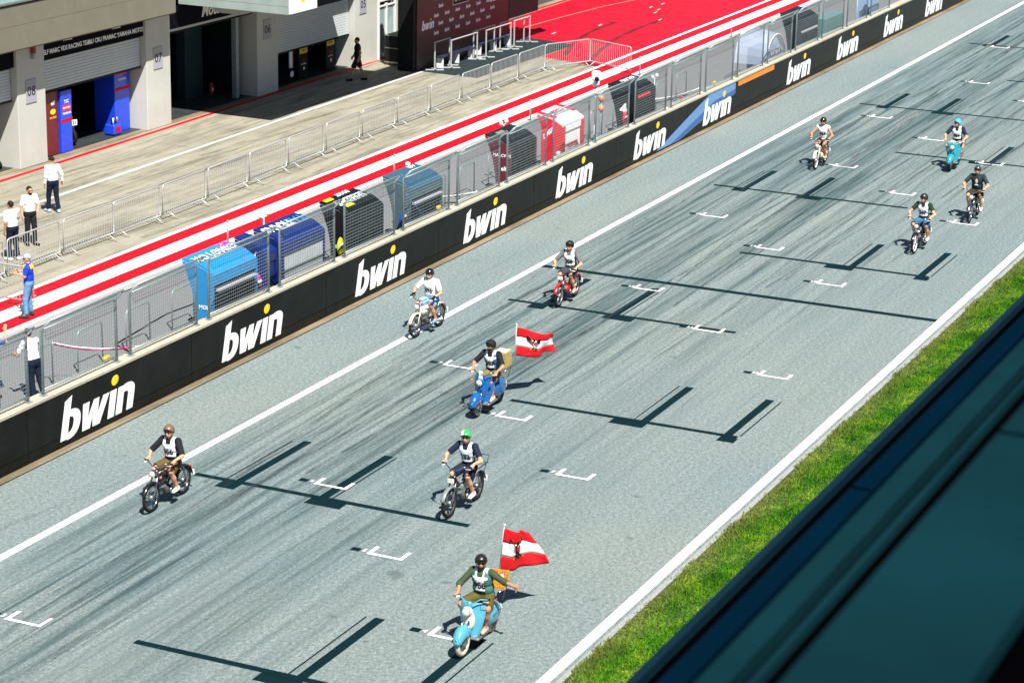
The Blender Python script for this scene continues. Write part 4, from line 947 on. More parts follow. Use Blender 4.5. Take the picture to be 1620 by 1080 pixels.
    # number bib: a white tabard over the chest with shoulder straps
    if st_.get('bib'):
        bm_, nums = st_['bib']; g = 0.024; F3 = fw; R3 = -side      # seen from the front, right is -side
        cut = [(che - up*.21, -up), (che + up*.085, up), (che + side*.15, side), (che - side*.15, -side), (pel + fw*.0, -fw)]
        cs = [(che + up*.08, -up), (che + up*.185, up)]
        bib = [(k_, (d[0], d[1] + (g - 0.0), *d[2:]) if k_ == 'ell' else (d[0], d[1], d[2] + g, d[3] + g), cut) for k_, d, c in torso(0)[:3]]
        bibb = []
        for s_ in (-1, 1):
            cc = che + side*s_*.095
            bibb += [('ell', (che, V3(.118, .165, .175)*bk**.4 + g, TR), [(che + side*s_*.145*(1), side*s_), (che + side*s_*.055, -side*s_), (che + up*.04, -up)]), ('cap', (V3(*J['shr']), V3(*J['shl']), .052 + g, .052 + g), [(che + side*s_*.135, side*s_), (che + side*s_*.065, -side*s_)])]
        mk("bib", np_mesh("bib", [surf(bib + bibb, 0.0125, 0.02)]), bm_, t)
        if nums:
            me = text_mesh(nums, 0.185, 0.03, 0.0, 0.0, 0.80).copy(); me.materials.clear(); me.materials.append(M['blk'])
            tors = torso(g)[:3]
            def dist(P):
                dd = np.full(len(P), 9.0)
                for k_, d, c in tors:
                    Q = (P - d[0]) @ d[2]; rr = d[1]; kk = np.linalg.norm(Q/rr, axis=-1); k2 = np.linalg.norm(Q/(rr*rr), axis=-1); dd = np.minimum(dd, kk*(kk - 1)/np.maximum(k2, 1e-6))
                return dd
            co = np.array([v.co[:] for v in me.vertices]); P0 = che - up*.085 + fw*.35 + side*co[:, :1] + up*co[:, 1:2]; D = np.zeros(len(co))
            for _ in range(30): D += np.maximum(dist(P0 - fw*D[:, None]) - .012, -.01)*.9
            P = P0 - fw*D[:, None]
            for v, p in zip(me.vertices, P): v.co = Vector(p)
            mk("number", me, None, t)
    if st_.get('vest'):
        g = 0.021; vp = []
        for s_ in (-1, 1):
            cc = [(che + side*s_*.085, -side*s_), (pel - up*.02, -up), (nek - up*.01, up)]
            vp += [(k_, (d[0], d[1] + .007, *d[2:]) if k_ == 'ell' else d, cc) for k_, d, c in torso(g)]
        vp += [(k_, (d[0], d[1] + .007, *d[2:]) if k_ == 'ell' else d, [(che - fw*.03, fw), (pel - up*.02, -up), (nek - up*.01, up)]) for k_, d, c in torso(g)]
        mk("vest", np_mesh("vest", [surf(vp, 0.0145, 0.012)]), st_['vest'], t)
    if st_.get('yoke'):
        yp_ = [(k_, d, [(che + up*.055, -up), (nek - up*.01, up)]) for k_, d, c in torso(.024)[2:4]]
        mk("yoke", np_mesh("yoke", [surf(yp_, 0.0145, 0.02)]), st_['yoke'], t)
        MB().box((0, 0, 0), (.012, .14, .12), .004, M4=Matrix([list(r) for r in TR])).obj("back_print", M['yellow'], t, loc=tuple(che - fw*.145 + up*.01))
    if st_.get('prn'):
        MB().ell((0, 0, 0), (.01, .045, .09), 8, 6, Matrix([list(r) for r in TR])).obj("shirt_print", mat("pale_print", (.5, .55, .56), .8), t, loc=tuple(che + fw*.145)); MB().ell((0, 0, 0), (.01, .07, .025), 8, 6, Matrix([list(r) for r in TR])).obj("shirt_print", mat("pale_print", (.5, .55, .56), .8), t, loc=tuple(che + fw*.145 - up*.12))
    if st_.get('gloves'):
        for q, (s_, k) in enumerate(((1, 'l'), (-1, 'r'))):
            ha = V3(*J['ha' + k]); V, Q = place_hand(hk[q], -s_, ha, J['hd' + k], J['hb' + k]); cc = V.mean(0); V = cc + (V - cc)*1.12; mk("glove", np_mesh("glove", [(V, Q)]), st_['gloves'], t)
    # head wear
    hw = st_.get('head', 'hair'); hc = st_.get('headcol', M['hair'])
    RM = Matrix([list(r) for r in Rh])
    if hw == 'helmet':
        hs = [('ell', (hp(-.012, 0, .030), V3(.135, .118, .128), Rh), [(hp(.03, 0, .018), Rh @ V3(.62, 0, -.78)), (hp(0, 0, -.07), Rh @ V3(0, 0, -1))])]
        mk("helmet", np_mesh("helmet", [surf(hs, 0.011, 0.01)]), hc, t)
        if st_.get('stripe'): mk("helmet_stripe", np_mesh("helmet_stripe", [surf([('ell', (hp(-.012, 0, .030), V3(.138, .121, .131), Rh), [(hp(.03, 0, .018), Rh @ V3(.62, 0, -.78)), (hp(0, 0, -.07), Rh @ V3(0, 0, -1)), (hp(0, -.035, 0), Rh @ V3(0, 1, 0)), (hp(0, -.125, 0), Rh @ V3(0, -1, 0))])], 0.011, 0.01)]), st_['stripe'], t)
        MB().ell(hp(.094, 0, .052), (.035, .075, .010), 12, 6, RM).obj("helmet_peak", st_.get('peak', M['blk']), t)
        MB().tube([hp(.0, .094, -.04), hp(.03, .06, -.10), hp(.035, 0, -.115), hp(.03, -.06, -.10), hp(.0, -.094, -.04)], 0.008, 5).obj("chin_strap", M['blk'], t)
    elif hw == 'cap':
        hs = [('ell', (hp(-.012, 0, .034), V3(.108, .090, .106), Rh), [(hp(0, 0, .028), Rh @ V3(.1, 0, -1))])]
        mk("cap", np_mesh("cap", [surf(hs, 0.011, 0.01)]), hc, t); MB().ell(hp(.12, 0, .038), (.06, .07, .008), 12, 6, RM).obj("cap_peak", hc, t)
    else:
        hs = [('ell', (hp(-.018, 0, .036), V3(.101, .084, .102), Rh), [(hp(.028, 0, .02), Rh @ V3(.75, 0, -.66)), (hp(0, 0, -.05), Rh @ V3(.2, 0, -1))])]
        mk("hair", np_mesh("hair", [surf(hs, 0.011, 0.01)]), hc, t)
    if st_.get('beard'):
        mk("beard", np_mesh("beard", [surf([('ell', (hp(.032, 0, -.060), V3(.066, .060, .062), Rh), [(hp(0, 0, -.038), Rh @ V3(0, 0, 1)), (hp(.0, 0, 0), Rh @ V3(-1, 0, 0))])], 0.009, 0.01)]), M['hair'], t)
    if st_.get('glasses', True):
        g_ = MB()
        for s_ in (-1, 1): g_.ell(hp(.090, s_*.031, .012), (.012, .029, .019), 10, 6, RM)
        g_.tube([hp(.03, .083, .014), hp(.088, .055, .018), hp(.098, 0, .018), hp(.088, -.055, .018), hp(.03, -.083, .014)], .005, 4); g_.obj("sunglasses", M['blk'], t)
    else:
        for s_ in (-1, 1): MB().ell(hp(.084, s_*.031, .012), (.008, .013, .007), 8, 5, RM).obj("eye", M['blk'], t)
    MB().ell(hp(.088, 0, -.060), (.006, .024, .006), 8, 4, RM).obj("mouth", mat("lips", (0.32, 0.09, 0.08), 0.5), t)
    for nm, a, b_, r0, r1, m in st_.get('extra', ()): mk(nm, np_mesh(nm, [surf([('cap', (V3(*a), V3(*b_), r0, r1), None)], 0.012, 0.01)]), m, t)
    return t

# ------------------------------------------------------------------ two-wheelers; local +x is forward, origin on the ground between the axles
def wheel(par, x, R, rt, m_rim, white=False, spokes=20, mag=False, tyre=None):
    w = MB().torus((x, 0, R), R - rt, rt, 32, 8).obj("wheel", tyre or M['rubber'], par)
    MB().torus((x, 0, R), R - rt*1.9, 0.014, 28, 6, sx=1.6).obj("rim", m_rim, w)
    if white:
        for s_ in (-1, 1): MB().torus((x, s_*rt*.72, R), R - rt*1.05, rt*.42, 28, 6, sx=.5).obj("white_wall", M['letter'], w)
    hb = MB().cyl((x, -.05, R), (x, .05, R), .05 if not mag else .04, n=12).obj("hub", M['alu'], w)
    sp = MB()
    if mag:
        for q in range(5):
            a = 2*PI*q/5 + .3; sp.tube([(x, 0, R), (x + (R - rt*1.9)*math.cos(a), 0, R + (R - rt*1.9)*math.sin(a))], [.022, .013], 5)
    else:
        for q in range(spokes):
            a = 2*PI*q/spokes; s_ = (-1)**q*.035; b_ = a + (.25 if q % 4 < 2 else -.25); r2 = R - rt*1.9
            sp.tube([(x + .04*math.cos(a), s_, R + .04*math.sin(a)), (x + r2*math.cos(b_), 0, R + r2*math.sin(b_))], .003, 3, caps=False)
    o = sp.obj("spokes", m_rim, w); o['kind'] = 'stuff'
    return w
def bars(t, hx, hz, style='moped', m=None, mirror=True):
    m = m or M['chrome']
    b_ = MB().tube([(hx - .06, -.30, hz), (hx + .02, -.20, hz + .015), (hx + .05, -.08, hz - .07), (hx + .05, .08, hz - .07), (hx + .02, .20, hz + .015), (hx - .06, .30, hz)], .0125, 6).obj("handlebar", m, t)
    for s_ in (-1, 1):
        MB().cyl((hx - .05, s_*.235, hz + .005), (hx - .09, s_*.345, hz - .002), .018, n=8).obj("grip", M['blk'], b_)
        MB().tube([(hx + .0, s_*.22, hz + .01), (hx + .05, s_*.27, hz - .01), (hx - .0, s_*.36, hz - .02)], .006, 4).obj("brake_lever", M['alu'], b_)
    if mirror:
        mi = MB().tube([(hx, .25, hz + .01), (hx + .02, .30, hz + .12), (hx + .0, .34, hz + .17)], .006, 4).obj("mirror_stalk", m, b_) 
        MB().ell((hx, .36, hz + .20), (.012, .055, .04), 10, 6).obj("mirror", M['blk'], t)
    return b_
def moped(label, loc, rz, col, o):
    """classic moped: col = frame paint; o = options"""
    t = thing("moped", label, "moped", loc, rz, "old mopeds riding down the start straight"); wb = o.get('wb', 1.22); R = o.get('R', .31); fx, rx = wb/2, -wb/2
    ml = o.get('metal', M['chrome']); mag = o.get('mag', False); dk = o.get('dark', M['blk'])
    wheel(t, fx, R, .036, o.get('rim', ml), mag=mag); wheel(t, rx, R, .038, o.get('rim', ml), mag=mag)
    hx, hz = fx - .22, .84
    for s_ in (-1, 1): MB().tube([(fx, s_*.065, R), (fx - .10, s_*.07, R + .27), (hx + .02, s_*.06, hz - .05)], [.017, .02, .022], 7).obj("fork", o.get('fork', ml), t)
    MB().tube([(hx + .03, 0, hz - .16), (hx - .03, 0, hz + .04)], .03, 8).obj("steering_head", col, t)
    f = MB().fender((fx, 0, R), R + .035, .10, .35, 2.75, drop=.02).obj("front_fender", o.get('fender', col), t)
    if o.get('plate'): MB().box((fx + .05, 0, R + .40), (.20, .012, .10), .003, 0).obj("front_plate", M['alu'], f)
    rf = MB().fender((rx, 0, R), R + .045, .13, .35, 3.0, drop=.025).obj("rear_fender", o.get('fender', col), t)
    MB().box((rx - .30, 0, R + .22), (.03, .09, .05), .01).obj("tail_light", M['redlens'], rf); MB().box((rx - .345, 0, R + .08), (.012, .17, .12), .003).obj("licence_plate", M['letter'], rf)
    MB().tube([(hx, 0, hz - .08), (hx - .16, 0, hz - .20), (-.02, 0, .42), (-.06, 0, .30)], [.035, .038, .04, .035], 8).obj("frame", col, t)
    MB().tube([(-.02, 0, .42), (-.16, 0, .55), (-.26, 0, .68)], .026, 7).obj("frame_tube", col, t)
    for s_ in (-1, 1): MB().tube([(-.04, s_*.07, .30), (rx, s_*.09, R)], .016, 6).obj("swing_arm", dk, t); MB().cyl((rx + .02, s_*.10, R + .04), (rx + .12, s_*.10, .66), .024, n=8).obj("shock", ml, t)
    tk = o.get('tank', 'tank')
    if tk == 'tank': MB().ell((.10, 0, .63), (.23, .105, .115), 16, 10, Euler((0, .14, 0)).to_matrix()).obj("fuel_tank", o.get('tankm', col), t); MB().cyl((.14, 0, .735), (.14, 0, .76), .025, n=10).obj("fuel_cap", ml, t)
    elif tk == 'box': MB().box((.03, 0, .53), (.30, .15, .24), .03, M4=Euler((0, .55, 0)).to_matrix()).obj("side_case", o.get('tankm', col), t)
    elif tk == 'step': MB().ell((.02, 0, .40), (.16, .11, .12), 14, 8).obj("engine_cover", col, t)
    MB().ell((-.03, 0, .29), (.145, .085, .095), 14, 8).obj("crankcase", M['engine'], t)
    MB().cyl((-.04, .085, .29), (-.04, .115, .29), .075, n=16).obj("engine_cover_disc", M['alu'], t); MB().cyl((-.04, -.085, .29), (-.04, -.115, .29), .075, n=16).obj("engine_cover_disc", M['alu'], t)
    cy = MB()
    for q in range(7): cy.cyl((.07 + q*.016, 0, .345 + q*.016), (.075 + q*.016, 0, .350 + q*.016), .062, n=12)
    c_ = cy.obj("cylinder_fins", M['alu'], t); c_['kind'] = 'stuff'; MB().ell((.12, -.07, .36), (.03, .04, .04), 8, 6).obj("carburettor", M['alu'], t)
    MB().tube([(.14, -.03, .32), (.16, -.10, .22), (.0, -.13, .19), (-.25, -.14, .21), (rx - .12, -.15, .26)], [.016, .018, .02, .034, .028], 8).obj("exhaust", ml, t)
    MB().tube([(-.02, -.20, .25), (-.02, .20, .25)], .014, 6).obj("footrest", ml, t)
    for s_ in (-1, 1): MB().box((.0, s_*.20, .262), (.09, .07, .02), .004).obj("pedal", M['blk'], t)
    sx, sl = o.get('seat', (-.28, .44)); MB().ell((sx, 0, .685), (sl/2 + .03, .115, .055), 16, 8).obj("seat", M['blk'], t)
    hl = o.get('lamp', 'round')
    if hl == 'round':
        q = MB().ell((hx + .11, 0, hz - .03), (.085, .078, .078), 14, 8).obj("headlight_shell", o.get('lampm', ml), t); MB().ell((hx + .165, 0, hz - .035), (.042, .066, .066), 14, 8).obj("headlight", M['lens'], t)
    else:
        q = MB().box((hx + .10, 0, hz - .05), (.12, .17, .12), .02).obj("headlight_shell", dk, t); MB().box((hx + .165, 0, hz - .05), (.02, .15, .10), .006).obj("headlight", M['lens'], t)
    bars(t, hx - .02, o.get('barz', 1.0), mirror=o.get('mirror', False), m=ml); MB().tube([(hx - .02, 0, hz), (hx + .03, 0, o.get('barz', 1.0) - .07)], .02, 6).obj("stem", ml, t)
    if o.get('amber'):
        for s_ in (-1, 1): MB().ell((hx + .06, s_*.14, hz - .12), (.03, .025, .025), 8, 6).obj("indicator", M['amber'], t)
    if o.get('rack'):
        rk = MB()
        for y in (-.12, 0, .12): rk.tube([(-.46, y, .76), (-.82, y, .80)], .007, 4)
        rk.tube([(-.46, -.13, .76), (-.82, -.15, .80), (-.82, .15, .80), (-.46, .13, .76)], .008, 4); rk.tube([(-.82, -.15, .80), (-.86, -.15, .95), (-.86, .15, .95), (-.82, .15, .80)], .008, 4)
        for s_ in (-1, 1): rk.tube([(-.8, s_*.13, .79), (rx, s_*.10, R + .05)], .008, 4)
        rk.obj("rear_rack", M['blk'] if not o.get('rackm') else o['rackm'], t)
    MB().tube([(rx + .1, .11, R - .02), (-.05, .13, .28)], .012, 5).obj("chain_guard", dk, t)
    return t
def scooter(label, loc, rz, col, o):
    t = thing("motor_scooter", label, "scooter", loc, rz, "old mopeds riding down the start straight"); wb = o.get('wb', 1.25); R = o.get('R', .255); fx, rx = wb/2, -wb/2; c2 = o.get('col2', col)
    wheel(t, fx, R, .048, M['chrome'], white=o.get('white', True), spokes=20, tyre=o.get('tyre')); wheel(t, rx, R, .05, M['chrome'], white=o.get('white', True), spokes=20, tyre=o.get('tyre'))
    fx_ = fx
    for s_ in (-1, 1): MB().tube([(fx, s_*.085, R), (fx - .05, s_*.09, R + .22), (fx - .14, s_*.05, R + .38)], .02, 6).obj("fork", M['chrome'], t)
    # deep valanced front mudguard
    rings = []
    for i in range(13):
        a = 0.12 + (2.85 - 0.12)*i/12; k = math.sin(PI*i/12)**.6; dp = .035 + .10*k; w = .05 + .07*k; top = R + .035 + .05*k; ring = []
        for q in range(15):
            u = -PI/2*1.25 + PI*1.25*q/14; rr = top - dp*(1 - math.cos(u)); ring.append((fx + rr*math.cos(a), w*math.sin(u)*1.0, R + rr*math.sin(a)))
        for q in range(14, -1, -1):
            u = -PI/2*1.25 + PI*1.25*q/14; rr = top - .008 - dp*(1 - math.cos(u)); ring.append((fx + rr*math.cos(a), (w - .006)*math.sin(u), R + rr*math.sin(a)))
        rings.append(ring)
    ff = MB().loft(rings).obj("front_mudguard", col, t)
    MB().ell((fx + .27, 0, R + .14), (.02, .03, .02), 8, 5).obj("mudguard_badge", M['chrome'], ff)
    # leg shield: curved sheet, wide, swept back at the edges
    def sheet_rings(x0, lean, w0, w1, z0, z1, curve, th, n=9, m=10):
        R_ = []
        for i in range(n + 1):
            v = i/n; z = z0 + (z1 - z0)*v; w = w0 + (w1 - w0)*math.sin(PI*min(1, v*1.15)*.5) - (.10*max(0, v - .75)/.25)*w1; ring = []
            for s2, off in ((1, 0), (-1, -th)):
                for q in range(m + 1):
                    u = (-1 + 2*q/m)*s2; ring.append((x0 - lean*v - curve*u*u + off, u*w, z))
            R_.append(ring)
        return R_
    MB().loft(sheet_rings(.37, .10, .15, .26, .24, .90, .09, .014)).obj("leg_shield", col, t)
    MB().ell((.37, 0, .60), (.085, .12, .20), 14, 9).obj("front_nacelle", c2, t)
    MB().ell((.44, 0, .80), (.10, .10, .085), 14, 8).obj("headlight_shell", c2, t); MB().ell((.515, 0, .80), (.04, .075, .072), 14, 8).obj("headlight", M['lens'], t); MB().torus((.508, 0, .80), .072, .009, 18, 5, ax='x').obj("headlight_ring", M['chrome'], t)
    if o.get('ind', True):
        for s_ in (-1, 1): MB().ell((.37, s_*.25, .80), (.045, .032, .032), 10, 6).obj("indicator", M['amber'], t)
    MB().box((.12, 0, .245), (.52, .40, .045), .015).obj("footboard", o.get('board', M['alu']), t)
    # bulbous rear cowl
    rr_ = []
    for i in range(13):
        v = i/12; x = -.02 - .84*v; hh = .05 + .19*math.sin(PI*min(1, v*.92 + .10))**.7; w = .04 + .17*math.sin(PI*min(1, v*.9 + .08))**.7; zc = .50 + .02*math.sin(PI*v) - .10*v; ring = []
        for q in range(20):
            a = 2*PI*q/20; ring.append((x, w*math.copysign(abs(math.cos(a))**.8, math.cos(a)), zc + hh*math.copysign(abs(math.sin(a))**.8, math.sin(a))))
        rr_.append(ring)
    rc = MB().loft(rr_).obj("rear_cowl", col, t)
    for s_ in (-1, 1): MB().box((-.42, s_*.212, .50), (.34, .008, .025)).obj("chrome_strip", M['chrome'], rc)
    MB().ell((-.80, 0, .56), (.03, .045, .035), 8, 6).obj("tail_light", M['redlens'], t); MB().box((-.86, 0, .40), (.012, .18, .14), .003).obj("licence_plate", M['letter'], t)
    MB().ell((-.12, 0, .715), (.20, .13, .055), 14, 8).obj("seat", M['blk'], t); MB().ell((-.45, 0, .735), (.17, .12, .05), 14, 8).obj("pillion_seat", o.get('pill', M['blk']), t)
    bars(t, .30, 1.0, m=o.get('barm', M['chrome']), mirror=False); MB().tube([(.36, 0, .84), (.34, 0, .95)], .03, 8).obj("stem", col, t)
    MB().tube([(-.05, -.12, .24), (-.5, -.15, .22), (-.86, -.15, .24)], [.02, .04, .035], 8).obj("exhaust", M['chrome'], t); MB().ell((-.18, 0, .27), (.20, .12, .10), 12, 8).obj("engine", M['engine'], t)
    rk = MB()
    for y in (-.14, 0, .14): rk.tube([(-.60, y, .80), (-1.0, y, .82)], .008, 4)
    rk.tube([(-.60, -.15, .80), (-1.0, -.16, .82), (-1.0, .16, .82), (-.60, .15, .80)], .01, 5)
    for s_ in (-1, 1): rk.tube([(-.95, s_*.15, .81), (-.80, s_*.14, .58)], .009, 4)
    rk.obj("rear_rack", M['chrome'], t)
    if o.get('plate'): MB().box((.43, 0, .97), (.012, .10, .20), .003).obj("name_plate", M['letter'], t); text("E 20", .07, M['blk'], t, (.438, 0, .98), (0, 1, 0), (0, 0, 1), .01, .003)
    return t
def rider_joints(lean=0.0, seat=.80, bar=(.27, .31, 1.0), knee=.19, foot=(.02, .20, .30), back=0.0, wide=1.0, ll=None, lr=None):
    """seated rider; bar = wrist-side grip position"""
    px = -.26 - back; J = dict(pel=(px, 0, seat + .02), wai=(px + .03 + lean*.3, 0, seat + .18), che=(px + .08 + lean*.7, 0, seat + .38), nek=(px + .12 + lean, 0, seat + .565), hed=(px + .16 + lean*1.1, 0, seat + .70))
    cx, cz = J['che'][0], J['che'][2]
    for s_, k in ((1, 'l'), (-1, 'r')):
        sh = (cx + .01, s_*.185*wide, cz + .125); ha = (bar[0] - .115, s_*bar[1], bar[2] + .03); d = np.array(ha) - np.array(sh); L = np.linalg.norm(d); m_ = (np.array(sh) + np.array(ha))/2
        e = math.sqrt(max(.29**2 - (min(L, .57)/2)**2, .0004)); el = m_ + np.array([-.02, s_*.65, -.45])/.8*e
        hi = (px + .01, s_*.095, seat); kn = (px + .41, s_*knee, seat - .065); an = (foot[0] - .10, s_*foot[1], foot[2] + .085); to = (foot[0] + .07, s_*(foot[1] + .02), foot[2] + .03)
        J.update({'sh' + k: sh, 'el' + k: tuple(el), 'ha' + k: ha, 'hi' + k: hi, 'kn' + k: kn, 'an' + k: an, 'to' + k: to, 'hd' + k: (1, s_*.1, -.22), 'hb' + k: (.25, s_*.1, 1)})
    return J
def stand_joints(h=1.75, fl=(.10, .11), fr=(-.02, -.11), arms=None, lean=0.0):
    s = h/1.75; J = dict(pel=(0, 0, .97*s), wai=(0 + lean*.3, 0, 1.12*s), che=(0 + lean*.6, 0, 1.31*s), nek=(.0 + lean, 0, 1.49*s), hed=(.03 + lean*1.1, 0, 1.62*s))
    for s_, k, f in ((1, 'l', fl), (-1, 'r', fr)):
        sh = (lean*.8, s_*.185, 1.43*s); J['sh' + k] = sh; J['hi' + k] = (0, s_*.09, .93*s); J['an' + k] = (f[0] - .02, f[1], .09); J['to' + k] = (f[0] + .14, f[1] + s_*.03, .035)
        kn = ((0 + f[0])/2 + .04, (s_*.09 + f[1])/2, .52*s); J['kn' + k] = kn
        J['el' + k] = (-.04 + lean*.7, s_*.25, 1.15*s); J['ha' + k] = (.02, s_*.26, .91*s); J['hb' + k] = (0, s_*1.0, .1)
    J.update(arms or {}); return J

# ================================================================== riders
def col(name, c, rough=.5, coat=0.0, metal=0.0): return mat(name, c, rough, metal, 0.12 if rough > .6 else 0.05, coat=coat, scale=9, bump=1.6 if rough > .6 else 0.0)
Wt = col("white_cotton", (.78, .78, .80), .8); Bk = col("black_cotton", (.012, .013, .017), .85); Nv = col("navy_cotton", (.010, .016, .040), .85)
Ol = col("olive_cloth", (.085, .075, .018), .8); Lh = col("brown_leather", (.10, .065, .022), .7); Gy = col("grey_cotton", (.12, .125, .13), .85); Dg = col("dark_grey_cotton", (.04, .043, .05), .85)
Dn = col("denim", (.035, .12, .22), .85); Jn = col("dark_jeans", (.006, .011, .028), .85); Bj = col("blue_jeans", (.11, .24, .42), .85); Lb = col("light_blue_cloth", (.24, .42, .68), .8); Be = col("beige_cloth", (.38, .33, .25), .85)
Tv = col("teal_vest", (.05, .15, .13), .8); Og = col("olive_shirt", (.045, .065, .035), .85); Ws = col("white_shoe", (.70, .70, .68), .6); Cr = col("cream_paint", (.68, .64, .52), .3, .5); RedP = col("red_paint", (.55, .012, .014), .3, .6)
BluP = col("blue_paint", (.006, .095, .31), .25, .7); LbP = col("light_blue_paint", (.07, .32, .46), .28, .6); TqP = col("turquoise_paint", (.02, .26, .34), .28, .6); BkP = col("black_paint", (.010, .010, .012), .25, .6); GrP = col("grey_paint", (.17, .20, .20), .35, .4)
def put(F, ang, wb): a = math.radians(ang); return (F[0] + math.cos(a)*wb/2, F[1] + math.sin(a)*wb/2, 0.02), PI + a
RG = "riders of the moped parade"
def R_(F, ang, wb, name, label, st_, **k):
    loc, rz = put(F, ang, wb); return person(name, label, k.pop('J', None) or rider_joints(**k), st_, loc, rz, RG)
def M_(F, ang, label, c, o, kind='m'):
    wb = o.setdefault('wb', 1.22 if kind == 'm' else 1.25); loc, rz = put(F, ang, wb); return (moped if kind == 'm' else scooter)(label, loc, rz, c, o)
GG = ('grip', 'grip')
# 656
M_((39.41, 26.49), .8, "black and chrome moped ridden by the man with bib 656", BkP, dict(fender=BkP, tankm=BkP, amber=True))
R_((39.41, 26.49), .8, 1.22, "person", "man in black shirt, bib 656 and brown leather shorts on black chrome moped", dict(top=Bk, bottom=Lh, leg=.86, shoe=Ws, yaw=.12, bib=(Wt, "656"), head='helmet', headcol=col("brown_helmet", (.16, .09, .055), .4), bulk=1.12, hands=GG, sleeve=.95), lean=-.02, seat=.83, knee=.20, foot=(.02, .20, .27))
# 596
M_((53.25, 27.5), -2.8, "cream white moped ridden by the man in the white shirt 596", Cr, dict(fender=Cr, tank='tank', tankm=Cr, fork=Cr, plate=False))
t = R_((53.25, 27.5), -2.8, 1.22, "person", "heavy man in white shirt 596, light blue shorts and black gloves beside the edge line", dict(top=Wt, bottom=Lb, leg=.80, shoe=col("blue_grey_shoe", (.15, .27, .36), .7), head='helmet', headcol=col("gloss_black_helmet", (.01, .01, .012), .2, .6), bulk=1.42, hands=GG, sleeve=.8, bib=(Wt, "596"), gloves=M['blk'],
   extra=()), lean=0, seat=.83, knee=.20, foot=(.02, .21, .27))
M_((57.7, 25.42), 2.0, "red moped with silver spoked alloy wheels and square lamp", RedP, dict(fender=RedP, mag=True, rim=M['alu'], lamp='box', tank='step', dark=M['blk'], wb=1.18))
R_((57.7, 25.42), 2.0, 1.18, "person", "man in grey shirt, white bib and beige shoes on the red moped", dict(top=Gy, bottom=Dg, leg=.84, shoe=Be, yaw=-.15, bib=(Wt, "208"), head='helmet', headcol=col("matt_black_helmet", (.016, .017, .02), .5), bulk=1.12, hands=GG, sleeve=.85, beard=False), seat=.84, knee=.16, foot=(.02, .19, .27))
# 597 scooter
M_((48.19, 23.26), .8, "royal blue motor scooter with white wall tyres and orange indicators", BluP, dict(plate=True), 's')
R_((48.19, 23.26), .8, 1.25, "person", "man in denim vest with bib 597 and black cap on the royal blue scooter", dict(top=Bk, bottom=col("khaki_print", (.16, .13, .06), .85), leg=.88, shoe=Ws, bib=(Wt, "597"), vest=Dn, head='helmet', headcol=col("black_cap_cloth", (.012, .012, .014), .7), skin='skin2', hands=GG, sleeve=.85, yaw=-.35, beard=True), seat=.84, bar=(.30, .31, 1.0), knee=.17, foot=(.16, .15, .275))
# 32
M_((42.02, 20.88), -1.4, "black moped with grey side case, square lamp, high bars and rear rack", BkP, dict(fender=GrP, rim=M['engine'], tank='box', tankm=GrP, lamp='box', rack=True, barz=1.06, R=.32))
R_((42.02, 20.88), -1.4, 1.22, "person", "slim man in navy with a green and white helmet and white shoes", dict(top=Nv, bottom=Nv, leg=.92, shoe=Ws, bib=(col("pale_bib", (.62, .66, .74), .8), "132"), head='helmet', headcol=col("green_helmet", (.03, .42, .10), .25, .5), stripe=Wt, hands=GG, sleeve=.75, yaw=.3, bulk=.95), seat=.85, bar=(.27, .33, 1.06), knee=.18, foot=(.0, .19, .27))
# 986
M_((35.93, 17.55), .8, "light blue motor scooter with cream lamp housing and cream tyres", LbP, dict(col2=Cr, ind=False, barm=LbP, tyre=mat('cream_tyre', (.50, .46, .36), .7, var=.1), white=False), 's')
J = rider_joints(seat=.84, bar=(.30, .31, 1.0), knee=.27, foot=(.12, .17, .275), lean=-.01)
c_ = J['shl']; J['ell'] = (c_[0] + .02, c_[1] + .27, c_[2] - .12); J['hal'] = (c_[0] + .10, c_[1] + .49, c_[2] - .13); J['hdl'] = (.25, 1, -.05); J['hbl'] = (1.0, -.2, .1)
R_((35.93, 17.55), .8, 1.25, "person", "bearded man in olive with teal vest and black leather helmet holding up his thumb", dict(top=Og, bottom=Ol, leg=.90, shoe=Be, bib=(Wt, "986"), vest=Tv, head='helmet', headcol=col("leather_helmet", (.012, .012, .013), .35), skin='skin2', hands=('thumb', 'grip'), sleeve=1.35, yaw=.45, beard=True, bulk=1.25), J=J)
# woman far
M_((77.62, 24.72), 3.0, "cream moped with white wheels ridden by the woman in the white top", Cr, dict(fender=Cr, tank='step', rim=M['letter'], fork=Cr))
R_((77.62, 24.72), 3.0, 1.22, "person", "woman in white sleeveless top and black shorts with round black helmet", dict(top=Wt, bottom=Bk, leg=.35, shoe=Be, bib=(Wt, "457"), head='helmet', headcol=col("gloss_black_helmet", (.01, .01, .012), .2, .6), hands=GG, sleeve=.18, bulk=.82, skin='skin2',
   extra=[("elbow_pad", (-.14, .345, 1.12), (-.06, .33, 1.06), .052, .050, M['blk'])]), seat=.83, knee=.13, foot=(.04, .16, .27), wide=.9)
M_((79.69, 20.58), 2.5, "turquoise motor scooter with broad leg shields farthest up the track", TqP, dict(white=False, ind=False, barm=TqP), 's')
R_((79.69, 20.58), 2.5, 1.25, "person", "man in dark shirt, white bib and sky blue helmet looking aside on the turquoise scooter", dict(top=Nv, bottom=Be, leg=.85, shoe=Bk, bib=(Wt, "484"), head='helmet', headcol=col("sky_helmet", (.05, .42, .62), .3, .5), hands=GG, sleeve=.8, yaw=-.7, bulk=1.1), seat=.84, bar=(.30, .31, 1.0), knee=.26, foot=(.14, .17, .275))
M_((72.72, 18.04), 2.5, "black moped with round chrome headlamp crossing a white grid box", BkP, dict(fender=M['chrome'], tank='tank', tankm=BkP))
